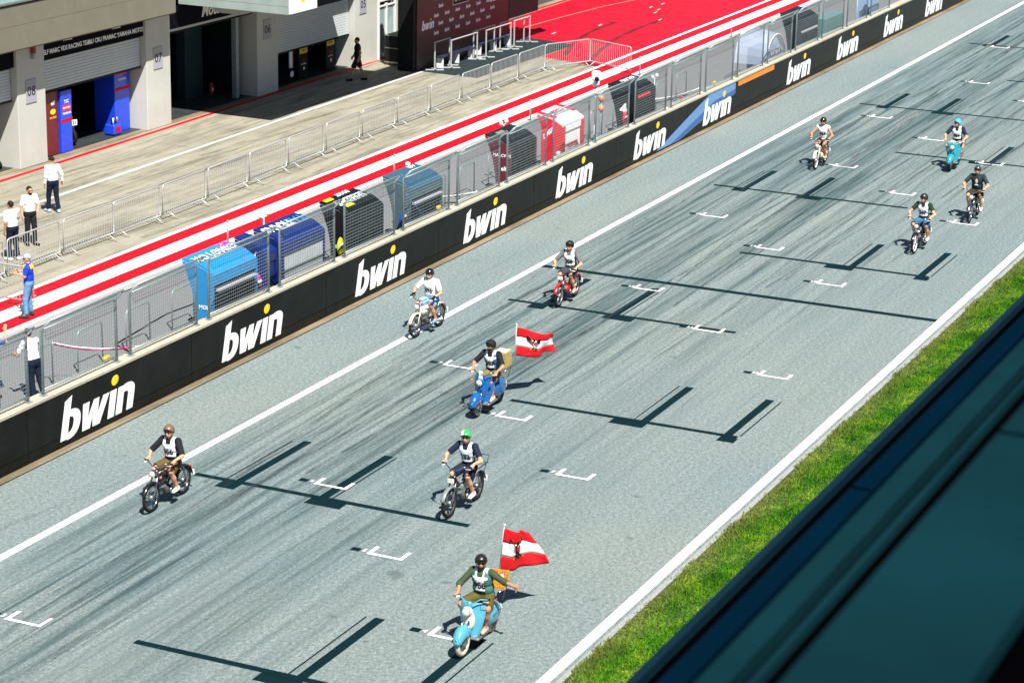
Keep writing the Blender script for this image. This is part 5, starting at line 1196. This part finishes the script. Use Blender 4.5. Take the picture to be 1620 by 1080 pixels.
R_((72.72, 18.04), 2.5, 1.22, "person", "broad man in printed charcoal shirt and silver grey helmet without a bib", dict(top=col("charcoal_cotton", (.022, .030, .034), .85), bottom=col("dark_brown", (.035, .022, .012), .8), leg=.88, shoe=Ws, head='helmet', headcol=col("silver_grey_helmet", (.09, .10, .11), .25, .4, .5), hands=GG, sleeve=.8, bulk=1.2, prn=True), seat=.84, knee=.20, foot=(.0, .2, .27))
M_((68.15, 18.50), .0, "black moped with white wheel rims and round mirror behind the start line", BkP, dict(rim=M['letter'], mag=True, mirror=True, tank='step', wb=1.18))
R_((68.15, 18.50), .0, 1.18, "person", "person in dark green shirt, white bib and knee length jeans on a black moped", dict(top=col("dark_green_cotton", (.012, .035, .022), .85), bottom=Dn, leg=1.0, shoe=Ws, bib=(Wt, "547"), head='helmet', headcol=col("satin_black_helmet", (.02, .025, .027), .35), hands=GG, sleeve=.6, yaw=-.5), seat=.83, knee=.19, foot=(.0, .2, .27))

# crates and flags on the two scooters
wk = mat("wicker", (.40, .30, .11), .7, var=.35, scale=30)
def crate(loc, rz, dims, m, label, slats, name="crate"):
    t = thing(name, label, "crate", loc, rz); w, d, h = dims
    MB().box((0, 0, .012), (w, d, .02)).obj("base", m, t)
    for q in range(slats):
        z = .03 + h*(q + .5)/slats; hh = h/slats*.88
        MB().box((w/2, 0, z), (.012, d, hh)).obj("slat", m, t); MB().box((-w/2, 0, z), (.012, d, hh)).obj("slat", m, t); MB().box((0, d/2, z), (w, .012, hh)).obj("slat", m, t); MB().box((0, -d/2, z), (w, .012, hh)).obj("slat", m, t)
    for a in (-1, 1):
        for b_ in (-1, 1): MB().box((a*w/2, b_*d/2, h/2 + .03), (.024, .024, h)).obj("corner_post", m, t)
    return t
loc, rz = put((48.19, 23.26), .8, 1.25); c1 = crate((loc[0] + .80, loc[1] + .01, .86), rz, (.32, .29, .36), wk, "tall wicker crate with pale lid on the rack of the royal blue scooter", 5)
MB().box((0, 0, .395), (.32, .29, .02), .008).obj("lid", mat("pale_wicker", (.55, .50, .36), .7), c1)
loc, rz = put((35.93, 17.55), .8, 1.25); c2 = crate((loc[0] + .82, loc[1] - .02, .86), rz + .2, (.36, .29, .22), mat("orange_wood", (.62, .27, .03), .6, var=.15), "orange crate with red drinks on the rack of the light blue scooter", 3)
for q in range(6): MB().cyl((-.12 + .12*(q % 3), -.07 + .14*(q//3), .03), (-.12 + .12*(q % 3), -.07 + .14*(q//3), .22), .03, n=8).obj("bottle", [M['redlens'], M['letter'], M['red']][q % 3], c2)
def flag(label, base, T, Hb, Ft, Fb, ph):
    t = thing("flag", label, "flag", base); b0 = V3(*base); T, Hb, Ft, Fb = (V3(*q) - b0 for q in (T, Hb, Ft, Fb))
    d = (T - Hb)/np.linalg.norm(T - Hb); MB().tube([(0, 0, 0), T + d*.06], .011, 7).obj("pole", M['letter'], t); MB().ell(T + d*.07, (.02, .02, .025), 8, 6).obj("finial", M['letter'], t)
    nrm = np.cross(Ft - T, Hb - T); nrm /= np.linalg.norm(nrm)
    def cl(u, v, off=0.0):
        p = (T*(1 - v) + Hb*v)*(1 - u) + (Ft*(1 - v) + Fb*v)*u; w = u**.7
        p = p + nrm*(.085*w*math.sin(6.5*u + 2.2*v + ph) + .035*w*math.sin(15*u - 4*v + ph*2)) + V3(0, 0, -1)*(.05*math.sin(PI*u)*(.4 + v)) + V3(0, 0, .03*w*math.sin(9*u + ph)*(1 - v*.3)); return p + nrm*off
    rd = mat("flag_red", (.62, .010, .016), .7, var=.08); wh = mat("flag_white", (.78, .78, .79), .7, var=.04)
    for k, (v0, v1, m) in enumerate(((0, 1/3, rd), (1/3, 2/3, wh), (2/3, 1, rd))):
        nu, nv = 30, 5; vs = [cl(i/nu, v0 + (v1 - v0)*j/nv) for i in range(nu + 1) for j in range(nv + 1)]
        fs = [(i*(nv + 1) + j, (i + 1)*(nv + 1) + j, (i + 1)*(nv + 1) + j + 1, i*(nv + 1) + j + 1) for i in range(nu) for j in range(nv)]
        mb = MB(); mb.add(vs, fs, True); o = mb.obj(("red_stripe", "white_stripe", "red_stripe")[k], m, t, fix=False)
        sm_ = o.modifiers.new("thick", 'SOLIDIFY'); sm_.thickness = 0.003
    # eagle of the coat of arms, drawn as flat dark pieces on both sides of the cloth
    E = [[(-.02, .20), (.02, .20), (.03, .12), (-.03, .12)], [(.02, .19), (.05, .17), (.02, .165)], [(-.045, .12), (.045, .12), (.04, -.06), (-.04, -.06)], [(-.03, -.06), (.03, -.06), (.05, -.18), (0, -.14), (-.05, -.18)]]
    for s_ in (-1, 1):
        for q in range(5): a = .15 + .30*q; r = .17 - .006*q; E.append([(s_*.045, .11 - .03*q), (s_*(.045 + r*math.cos(a - .9)), .10 + r*math.sin(a - .9)*-1 + .03), (s_*(.045 + r*.92*math.cos(a - .62)), .10 - r*.9*math.sin(a - .62) + .03), (s_*.04, .085 - .03*q)])
        E.append([(s_*.03, -.05), (s_*.10, -.12), (s_*.085, -.135), (s_*.02, -.08)])
    bl = mat("emblem_black", (.01, .01, .012), .6); gd = mat("emblem_gold", (.55, .34, .02), .6)
    asp = np.linalg.norm(T - Hb)/np.linalg.norm((Ft + Fb)/2 - (T + Hb)/2)
    for off in (.006, -.006):
        mb = MB()
        for P in E:
            n_ = len(P); mb.add([cl(.42 + x*asp*1.5, .50 - (y - .02)*1.35, off) for x, y in P], [tuple(range(n_))])
        mb.obj("eagle_emblem", bl, t, fix=False)
        mb = MB(); mb.add([cl(.42 + x*asp*1.4, .50 - y*1.35, off*1.5) for x, y in [(-.03, .07), (.03, .07), (.03, .0), (0, -.03), (-.03, .0)]], [(0, 1, 2, 3, 4)]); mb.obj("emblem_shield", rd, t, fix=False)
        mb = MB()
        for s_ in (-1, 1): mb.add([cl(.42 + x*asp*1.4, .50 - y*1.3, off*1.3) for x, y in [(s_*.085, -.12), (s_*.13, -.16), (s_*.10, -.17)]], [(0, 1, 2)])
        mb.obj("emblem_gold", gd, t, fix=False)
    return t
flag("red white red flag with black eagle flying from the wicker crate of the blue scooter", (49.93, 23.10, .90), (49.70, 22.97, 1.86), (49.86, 23.04, 1.10), (51.02, 22.55, 1.38), (51.0, 22.5, .98), .4)
flag("red white red flag with eagle behind the light blue scooter nearest the camera", (37.85, 17.75, .90), (37.55, 17.52, 1.93), (37.70, 17.66, 1.02), (38.42, 17.37, 1.58), (38.75, 17.2, .93), 2.4)

# ================================================================== people in the pit lane
def P_(label, x, y, deg, J, **s): return person("person", label, J, s, (x, y, .012 if y < 39 else .004), math.radians(deg))
J = stand_joints(1.74, fl=(.30, .10), fr=(-.30, -.10)); J['ell'] = (-.10, .26, 1.16); J['hal'] = (-.04, .25, .93); J['elr'] = (.04, -.26, 1.16); J['har'] = (.16, -.24, .95)
P_("man in black shirt and black shorts walking in the shade before garage 05", 83.95, 46.05, 122, J, top=Bk, bottom=Bk, leg=.95, shoe=M['blk'], head='hair', glasses=False, bulk=1.2, skin='skin2')
J = stand_joints(1.76, fl=(.12, .12), fr=(-.12, -.10)); J['elr'] = (-.04, -.29, 1.17); J['har'] = (.0, -.32, .93)
P_("man in white long sleeved shirt, dark jeans and black cap walking across the pit lane", 59.85, 43.55, 62, J, top=Wt, bottom=Jn, leg=1.95, sleeve=1.9, shoe=col("blue_white_shoe", (.35, .48, .6), .6), head='cap', headcol=Bk, bulk=1.1)
J = stand_joints(1.74, fl=(.05, .12), fr=(-.03, -.12), lean=.03); J['elr'] = (.12, -.30, 1.18); J['har'] = (.30, -.36, 1.10)
P_("man in white polo seen from behind with his hand on the barrier", 54.55, 41.15, 75, J, top=Wt, bottom=Jn, leg=1.95, sleeve=.9, shoe=Ws, head='hair', bulk=1.12, glasses=False, skin='skin2')
J = stand_joints(1.78, fl=(.08, .10), fr=(-.06, -.10)); J['ell'] = (.06, .26, 1.18); J['hal'] = (.18, .16, 1.02)
P_("bearded man in white polo and sunglasses facing the track behind his companion", 56.2, 41.75, -115, J, top=Wt, bottom=Bk, leg=1.95, sleeve=.85, shoe=M['blk'], head='hair', beard=True, bulk=1.12)
J = stand_joints(1.70, fl=(.10, .16), fr=(.0, -.14)); J['ell'] = (.06, .25, 1.16); J['hal'] = (.28, .14, 1.20); J['elr'] = (.06, -.25, 1.16); J['har'] = (.28, -.12, 1.22); J['hdl'] = (1, -.5, .2); J['hdr'] = (1, .5, .2)
t = P_("man in royal blue shirt with yellow shoulders and pale blue cap on the red stripe", 50.05, 37.3, 118, J, top=col("royal_shirt", (.010, .045, .55), .7), bottom=Bj, leg=1.95, sleeve=.9, shoe=Dg, head='cap', headcol=col("pale_blue_cap", (.30, .40, .62), .7), yoke=M['yellow'], bulk=1.15)
J = stand_joints(1.72, fl=(-.08, .10), fr=(-.22, -.10), lean=.16); J['ell'] = (.26, .26, 1.12); J['hal'] = (.42, .20, 1.08); J['elr'] = (.26, -.26, 1.12); J['har'] = (.42, -.22, 1.08); J['hdl'] = (1, 0, -.2); J['hdr'] = (1, 0, -.2)
P_("man in white shirt and dark trousers leaning on the rail behind the fence", 44.35, 33.0, 75, J, top=Wt, bottom=Jn, leg=1.95, sleeve=.85, shoe=M['blk'], head='hair', bulk=1.1, glasses=False)
J = stand_joints(1.74); J['ell'] = (.20, -.0 + .30, 1.36); J['hal'] = (.30, .22, 1.60); J['hdl'] = (.2, 0, 1); J['hbl'] = (-1, 0, .1)
J['elr'] = (.2, -.3, 1.36); J['har'] = (.32, -.26, 1.60); J['hdr'] = (.2, 0, 1); J['hbr'] = (-1, 0, .1)
P_("person in blue and white shirt with raised arms at the left picture edge", 43.92, 33.9, 20, J, top=col("blue_team_shirt", (.02, .06, .42), .7), bottom=Jn, leg=1.95, sleeve=.8, shoe=M['blk'], head='hair', glasses=False)

# ================================================================== pit wall booths
def booth(X0, w, label, base, front, roofm, txt=None, txtm=None, opening=True, side=None, extra=None, h=2.0, sz=.42):
    t = thing("timing_booth", label, "booth", (X0, 31.32, .006)); side = side or base; s = h/2.0
    MB().box((w/2, .04, .47), (w - .02, .06, .90), .01).obj("lower_front", front, t); MB().box((w/2, .04, 1.86*s), (w - .02, .06, .26*s), .01).obj("upper_front", base, t)
    MB().box((w/2, .06, 1.32*s), (w - .06, .03, .80*s)).obj("screen", M['dark'] if opening else front, t)
    if opening:
        MB().box((w/2, -.02, 1.60*s), (w*.9, .10, .05)).obj("shade_strip", M['plate'], t)
        for q in range(3): MB().box((w*(.2 + .3*q), .03, 1.25*s), (w*.22, .03, .32)).obj("monitor", M['blk'], t)
    pr = [(0, 1.99*s), (.02, 2.03*s), (.33, 2.22*s), (.95, 2.34*s), (.95, 2.29*s), (.34, 2.17*s), (.03, 1.98*s)]
    MB().prism(pr[::-1], 0.0, w, 'x').obj("roof", roofm, t)
    sp = [(0, .02), (0, 1.97*s), (.33, 2.16*s), (.93, 2.28*s), (.80, 2.0*s), (.66, 1.6*s), (.56, 1.1*s), (.50, .6), (.46, .02)]
    for x in (-.03, w): MB().prism(sp[::-1], x, x + .03, 'x').obj("side_panel", side, t)
    MB().box((w/2, .32, .88), (w - .04, .42, .03)).obj("desk", M['plate'], t)
    for q in (.25, .75): MB().cyl((w*q, .95, 0), (w*q, .95, .55), .03, n=8).ell((w*q, .95, .60), (.17, .17, .05), 12, 6).obj("stool", M['blk'], t)
    if txt:
        for k, (s_, m_, dy, hh_) in enumerate(txt): text(s_, hh_, m_, t, (w/2 + dy[0], .62 + dy[1], 2.31*s + .16*dy[1]), (-1, 0, 0), (0, -1, -.19), .02, .004, 0.1)
    if extra: extra(t, w, s)
    return t
sky_b = mat("sky_blue_panel", (.015, .21, .47), .4, var=.06); pink = mat("magenta", (.75, .015, .42), .45, var=.05); dbl = mat("dark_blue_panel", (.004, .017, .12), .4, var=.1); gr_b = mat("grey_blue_panel", (.055, .10, .12), .45, var=.1); pale = mat("pale_grey_sheet", (.42, .46, .47), .5, var=.08)
def ex1(t, w, s):
    MB().box((.35, .0, .42), (.18, .02, .75), 0, 0, Euler((0, -.15, 0)).to_matrix()).obj("pink_band", pink, t); MB().box((w/2, .62, 2.297), (.10, .0, .0)).obj
    MB().box((w*.86, .8, 2.335), (.45, .16, .02)).obj("pink_edge", pink, t); text("MOLY", .14, M['letter'], t, (-.036, .26, 1.15), (0, -1, 0), (0, 0, 1), .02)
booth(49.65, 2.05, "light blue timing booth with magenta trim and dark screens", sky_b, sky_b, sky_b, [("QJMOTOR", M['letter'], (0, 0), .40)], extra=ex1)
def ex2(t, w, s): MB().prism([(.10, 2.4), (.5, 2.42), (.5, 2.2), (.10, 2.2)][::-1], 0, .02, 'x').obj
t = booth(52.15, .55, "narrow dark blue booth with pale crescent side between the two blue booths", dbl, dbl, dbl, None, opening=False)
MB().prism([(.12, .5), (.30, .8), (.42, 1.3), (.40, 1.8), (.26, 2.05), (.34, 1.6), (.32, 1.1), (.22, .75)][::-1], -.036, -.031, 'x').obj("crescent", M['letter'], t)
booth(53.10, 2.15, "dark blue timing booth with pale grey lower front and white lettered roof", dbl, pale, dbl, [("TRANS", M['letter'], (-.35, 0), .46), ("ITAL", sky_b, (.62, 0), .46)], opening=False)
def ex3(t, w, s):
    for x, y in ((.55, .30), (.35, .85)): MB().box((x, y, 2.16 + .19*y + .012), (.42, .14, .012), 0, 0, Euler((.19, 0, 0)).to_matrix()).obj("yellow_block", mat("acid_yellow", (.62, .68, .02), .5), t)
    text("SPEED", .12, M['letter'], t, (-.036, .26, 1.15), (0, -1, 0), (0, 0, 1), .02)
booth(56.62, 1.98, "black timing booth with large white and yellow roof lettering", M['blk'], M['blk'], M['wallblk'], [("SPEEDRS", M['letter'], (.0, -.1), .42), ("BOOST", M['letter'], (.2, .28), .22)], opening=False, extra=ex3)
t = thing("small_black_stand", "small black stand with pink number 54 and yellow star beside the black booth", "stand", (55.55, 31.9, .006))
MB().box((.35, .25, .55), (.65, .45, 1.1), .02).obj("body", M['blk'], t); MB().box((.35, .25, 1.35), (.7, .5, .5), .04, .2).obj("hood", M['dark'], t); text("54", .34, pink, t, (.35, .25, 1.62), (1, .1, 0), (0, .6, 1), .03)
MB().prism([(0, .22), (.06, .06), (.2, 0), (.06, -.06), (0, -.22), (-.06, -.06), (-.2, 0), (-.06, .06)], 1.61, 1.63, 'z').obj("yellow_star", mat("acid_yellow", (.62, .68, .02), .5), t, loc=(.1, .5, 0))
text("FOLLADORE", .12, M['letter'], t, (.35, .015, .8), (1, 0, 0), (0, 0, 1), .01)
booth(60.32, 2.0, "grey-blue timing booth with striped grey front", gr_b, gr_b, mat("slate_blue", (.03, .085, .135), .4, var=.1), [("AGR", M['letter'], (.55, .2), .2)], extra=None)
def ex5(t, w, s):
    MB().box((w*.3, .6, 2.31), (.5, .3, .02), 0, 0, Euler((.19, 0, 0)).to_matrix()).obj("brown_patch", mat("tan_patch", (.22, .18, .13), .6), t); MB().box((.3, .95, 2.28), (.6, .06, .08)).obj("yellow_bar", M['yellow'], t); MB().box((-.02, .3, .42), (.06, .5, .10)).obj("yellow_bar", M['yellow'], t)
    text("MARCVDS", .135, M['letter'], t, (-.036, .33, 1.72), (0, -1, 0), (0, 0, 1), .02); text("elf", .2, M['letter'], t, (-.036, .26, 1.3), (0, -1, 0), (0, 0, 1), .02)
booth(67.15, 1.85, "black timing booth with maroon side panel and yellow bars", M['blk'], M['blk'], M['dark'], None, opening=False, side=mat("dusty_maroon", (.10, .022, .035), .6), extra=ex5)
dred = mat("scarlet_panel", (.60, .012, .03), .4, var=.08)
def ex6(t, w, s):
    for x in (.12, w - .12): MB().box((x, .0, 1.0), (.22, .02, 1.9)).obj("red_border", dred, t); MB().box((x, .62, 2.29), (.24, .66, .012), 0, 0, Euler((.19, 0, 0)).to_matrix()).obj("red_border", dred, t)
    text("DENSSI", .24, dred, t, (w/2, -.002, 1.25), (1, 0, 0), (0, 0, 1), .01); text("RACING", .2, dred, t, (w/2, -.002, .98), (1, 0, 0), (0, 0, 1), .01)
booth(71.05, 1.75, "white timing booth framed in scarlet with red lettering", M['letter'], M['letter'], mat("white_roof", (.55, .60, .66), .4), [("DENSSI", dred, (0, 0), .26)], opening=False, side=dred, extra=ex6)
# scarlet arch beside the white booth
t = thing("scarlet_arch", "scarlet arch banner with white letters left of the white and scarlet booth", "arch", (70.2, 31.6, .006))
MB().prism([(0, 0), (.16, 0), (.22, .6), (.34, 1.2), (.8, 1.75), (.8, 2.1), (-.1, 1.95), (-.1, 1.2)], 0, .06, 'y').obj("banner", dred, t); text("DENSSI", .24, M['letter'], t, (.30, -.004, 1.82), (1, 0, .18), (-.18, 0, 1), .03)
for q in range(8):
    MB().box((-.02 + .09*(q % 4), -.01, .12 + .12*(q//4)), (.085, .01, .11)).obj("check", [M['blk'], M['letter']][(q + q//4) % 2], t)
def ex7(t, w, s):
    for q in range(4): MB().box((w*.3 + .28*q, -.0, 1.86), (.2, .09, .10), .02).obj("red_mark", dred, t)
    text("4", .5, M['letter'], t, (-.036, .3, 1.5), (0, -1, 0), (0, 0, 1), .05)
booth(77.0, 2.15, "black timing booth with four red roof marks and a white figure 4", M['blk'], M['blk'], M['wallblk'], [("RACING", M['letter'], (.2, .1), .3)], opening=False, extra=ex7)
booth(95.3, 2.3, "dark teal timing booth beside the clear plastic tent", M['dark'], M['blk'], M['dark'], None, opening=True)
for k, (x, c_, lab) in enumerate(((51.95, 'magenta', "magenta and white jacket hung between light blue and dark blue booths"), (56.35, 'acid_yellow', "yellow and black jacket hung left of the black lettered booth"), (60.05, 'strap_b', "dark blue jacket hung left of the grey-blue booth"), (76.7, 'red_cl', "red and white towel hung left of the black booth with red marks"), (74.0, 'green_cl', "small green can holder on a post right of the scarlet framed booth"))):
    cm = mat("cloth_" + c_, {'magenta': (.45, .02, .22), 'acid_yellow': (.4, .42, .03), 'strap_b': (.02, .05, .2), 'red_cl': (.5, .02, .03), 'green_cl': (.03, .2, .1)}[c_], .8, bump=1)
    t = thing("hung_jacket" if k < 3 else ("hung_towel" if k == 3 else "can_holder"), lab, "jacket" if k < 3 else ("towel" if k == 3 else "holder"), (x, 31.45, .006)); MB().cyl((0, 0, 0), (0, 0, 1.5), .02, n=6).obj("pole", M['galv'], t)
    MB().ell((0, 0, 1.22 if k < 4 else .95), (.17 if k < 4 else .1, .07, .28 if k < 4 else .12), 9, 6).obj("cloth", cm, t); MB().box((0, -.06, 1.3 if k < 4 else 1.0), (.2, .03, .06)).obj("white_band", M['letter'], t)
# clear plastic tent
film = glass_mat("clear_film", (.55, .66, .86), .42)
t = thing("plastic_tent", "clear plastic covered tent with a bent hoop, white letters and red cloth inside", "tent", (90.9, 31.3, .006))
MB().tube([(1.3 + 1.15*math.cos(a), .0, 1.0 + 1.0*math.sin(a)) for a in [PI*q/12 for q in range(13)]], .02, 6).obj("hoop", M['letter'], t)
MB().tube([(.15, 0, 0), (.15, 0, 1.0)], .02, 6).obj("pole", M['letter'], t); MB().tube([(2.45, 0, 0), (2.45, 0, 1.0)], .02, 6).obj("pole", M['letter'], t)
rg = []
for q in range(13): a = PI*q/12; rg.append([(1.3 + 1.2*math.cos(a), .02, .9 + 1.1*math.sin(a)), (1.5 + 1.5*math.cos(a), 1.3, .9 + 1.35*math.sin(a) + .05*math.sin(3*a))])
mb = MB()
for q in range(12): mb.add([rg[q][0], rg[q][1], rg[q+1][1], rg[q+1][0]], [(0, 1, 2, 3)], True)
mb.obj("film", film, t, fix=False); MB().prism([(-1.0, .3), (.15, 0), (2.4, 0), (2.4, 1.0), (1.3, 1.95), (.3, 1.4)], .03, .034, 'y').obj("film", film, t)
text("SOLO", .55, M['letter'], t, (1.35, .0, 1.2), (1, 0, 0), (0, 0, 1), .03); MB().box((1.3, .3, .35), (1.3, .3, .35), .05, .1).obj("red_cloth", dred, t); MB().box((1.6, .7, .8), (1.4, .8, 1.2), .05).obj("dark_case", dbl, t)
t = thing("pale_banner", "pale blue banner with a blue round emblem at the top of the wall", "banner", (103.3, 31.35, .006))
MB().box((1.6, 0, .95), (3.2, .04, 1.9)).obj("cloth", mat("pale_blue_cloth", (.26, .38, .58), .7, var=.15, scale=2), t); MB().torus((1.0, -.03, 1.1), .45, .05, 24, 6).obj("ring", dbl, t); MB().ell((1.0, -.03, 1.1), (.22, .012, .3)).obj("emblem", dbl, t)
for x in (0, 3.2): MB().cyl((x, .05, 0), (x, .05, 2.0), .03, n=8).obj("pole", M['galv'], t)
t = thing("teal_case", "tall teal panelled case behind the fence near the top of the wall", "case", (99.3, 31.5, .006))
tl = mat("teal_panel", (.10, .20, .20), .5, var=.1)
for q in range(3): MB().box((.4 + .82*q, .3, .8), (.8, .6, 1.6), .02).obj("panel", tl, t)
# antenna and camera masts
def mast(x, y, h, label, kind):
    t = thing("mast", label, "mast", (x, y, .006)); MB().cyl((0, 0, 0), (0, 0, h), .025, n=8).obj("pole", M['galv'], t); MB().box((0, 0, .03), (.3, .3, .05)).obj("foot", M['galv'], t)
    if kind == 'cam':
        MB().ell((0, 0, h + .05), (.14, .14, .16), 14, 9).obj("dome", M['letter'], t); MB().box((0, 0, h + .30), (.26, .30, .34), .05).obj("housing", M['letter'], t); MB().ell((-.16, -.10, h + .22), (.08, .08, .08)).obj("lens", M['blk'], t)
    elif kind == 'lamp':
        for z in (.0, .13): MB().cyl((0, 0, h + z), (0, 0, h + z + .1), .075, n=12).obj("lamp_ring", M['letter'], t)
        MB().cyl((0, 0, h - .03), (0, 0, h + .26), .04, n=8).obj("core", M['letter'], t)
    else:
        MB().tube([(-.22, 0, h), (.22, 0, h)], .014, 5).obj("cross_arm", M['letter'], t)
        for s_ in (-1, 1): MB().ell((s_*.2, 0, h + .08), (.07, .07, .08), 10, 6).obj("sensor", M['letter'], t)
mast(78.15, 33.2, 2.05, "tall mast with white dome camera above the black booth", 'cam'); mast(63.7, 33.2, 1.75, "mast with white ribbed lamp on the grey-blue booth", 'lamp')
mast(70.5, 33.2, 1.95, "mast with two white sensors above the maroon sided booth", 'x'); mast(55.2, 33.2, 2.1, "mast with white sensors above the black lettered booth", 'x'); mast(83.8, 33.2, 1.35, "short mast with a white sensor bar right of the red marked booth", 'x')
t = thing("signal_lamp", "two orange signal lamps on a pole left of the black and red booth", "lamp", (75.6, 31.9, .006)); MB().cyl((0, 0, 0), (0, 0, 2.1), .03, n=8).obj("pole", M['galv'], t)
for z in (1.75, 2.1): MB().ell((0, 0, z), (.11, .11, .12), 12, 8).obj("lamp", mat("orange_lamp", (.75, .25, .12), .3), t)
for k, (pts, lab) in enumerate((([(47.9, 31.9, .02), (49.0, 33.9, .02), (52, 34.3, .02), (56, 33.9, .02), (60, 34.4, .02)], "black power cable lying behind the light and dark blue booths"), ([(63.0, 32.2, .02), (64.5, 33.9, .02), (66, 34.6, .02), (67.2, 33.2, .02)], "black power cable between the grey-blue and the maroon sided booth"), ([(79.4, 32.2, .02), (81, 33.7, .02), (84, 34.2, .02), (88, 33.4, .02)], "black power cable right of the red marked booth"))):
    tag(MB().tube(pts, .022, 5).obj("cable", M['blk']), lab, "cable")
# tapes
def tape(label, a, b_, sag, m, w=.05):
    a, b_ = V3(*a), V3(*b_); vs = []; n = 16
    for i in range(n + 1):
        u = i/n; p = a*(1 - u) + b_*u + V3(0, 0, -sag*4*u*(1 - u)); tw = .6*math.sin(7*u); vs += [p + V3(0, w/2*math.sin(tw), w/2*math.cos(tw)), p - V3(0, w/2*math.sin(tw), w/2*math.cos(tw))]
    o = MB().add(vs, [(2*i, 2*i + 1, 2*i + 3, 2*i + 2) for i in range(n)], True).obj("barrier_tape", m, fix=False); tag(o, label, "tape"); o.modifiers.new("t", 'SOLIDIFY').thickness = .002
tape("pink and white barrier tape tied from the hoop rail to the fence post", (45.6, 33.33, 1.02), (44.87, 30.66, 1.52), .10, mat("pink_tape", (.62, .05, .25), .5, var=.9, scale=7))
tape("white tape hanging from the hoop rail behind the second fence panel", (45.6, 33.37, 1.04), (47.2, 31.2, 1.0), .18, M['letter'], .035)
tape("white tape right of the grey-blue booth", (63.45, 33.35, 1.0), (65.2, 31.4, 1.02), .12, M['letter'])
tape("white and red loose tape right of the black and red booth", (81.3, 33.35, 1.0), (84.2, 31.5, 1.1), .2, M['letter'])
tape("blue strap hanging over the left side of the grey-blue booth", (59.95, 31.28, 2.0), (60.9, 31.22, 1.2), .02, mat("strap_blue", (.05, .2, .6), .5), .05)
# bits on the wall top
for k, (x, c, lab) in enumerate(((44.35, 'yellow', "small yellow clamp on the wall top beside the pink tape"), (61.35, 'yellow', "small yellow clamp on the wall top right of the grey-blue booth"), (84.2, 'yellow', "small yellow clamp on the wall top above the blue band"), (80.8, 'redlens', "small red glove on the wall top left of the blue band"), (69.9, 'letter', "white box lying on the wall top before the scarlet arch"))):
    o = MB().box((0, 0, .04), (.26, .12, .08), .02, .3).obj("clamp" if c == 'yellow' else "item", M[c]); o.location = (x, 30.95, 1.322); tag(o, lab, "clamp" if c == 'yellow' else "item")
    o.name = "clamp" if c == 'yellow' else ("glove" if c == 'redlens' else "small_box")
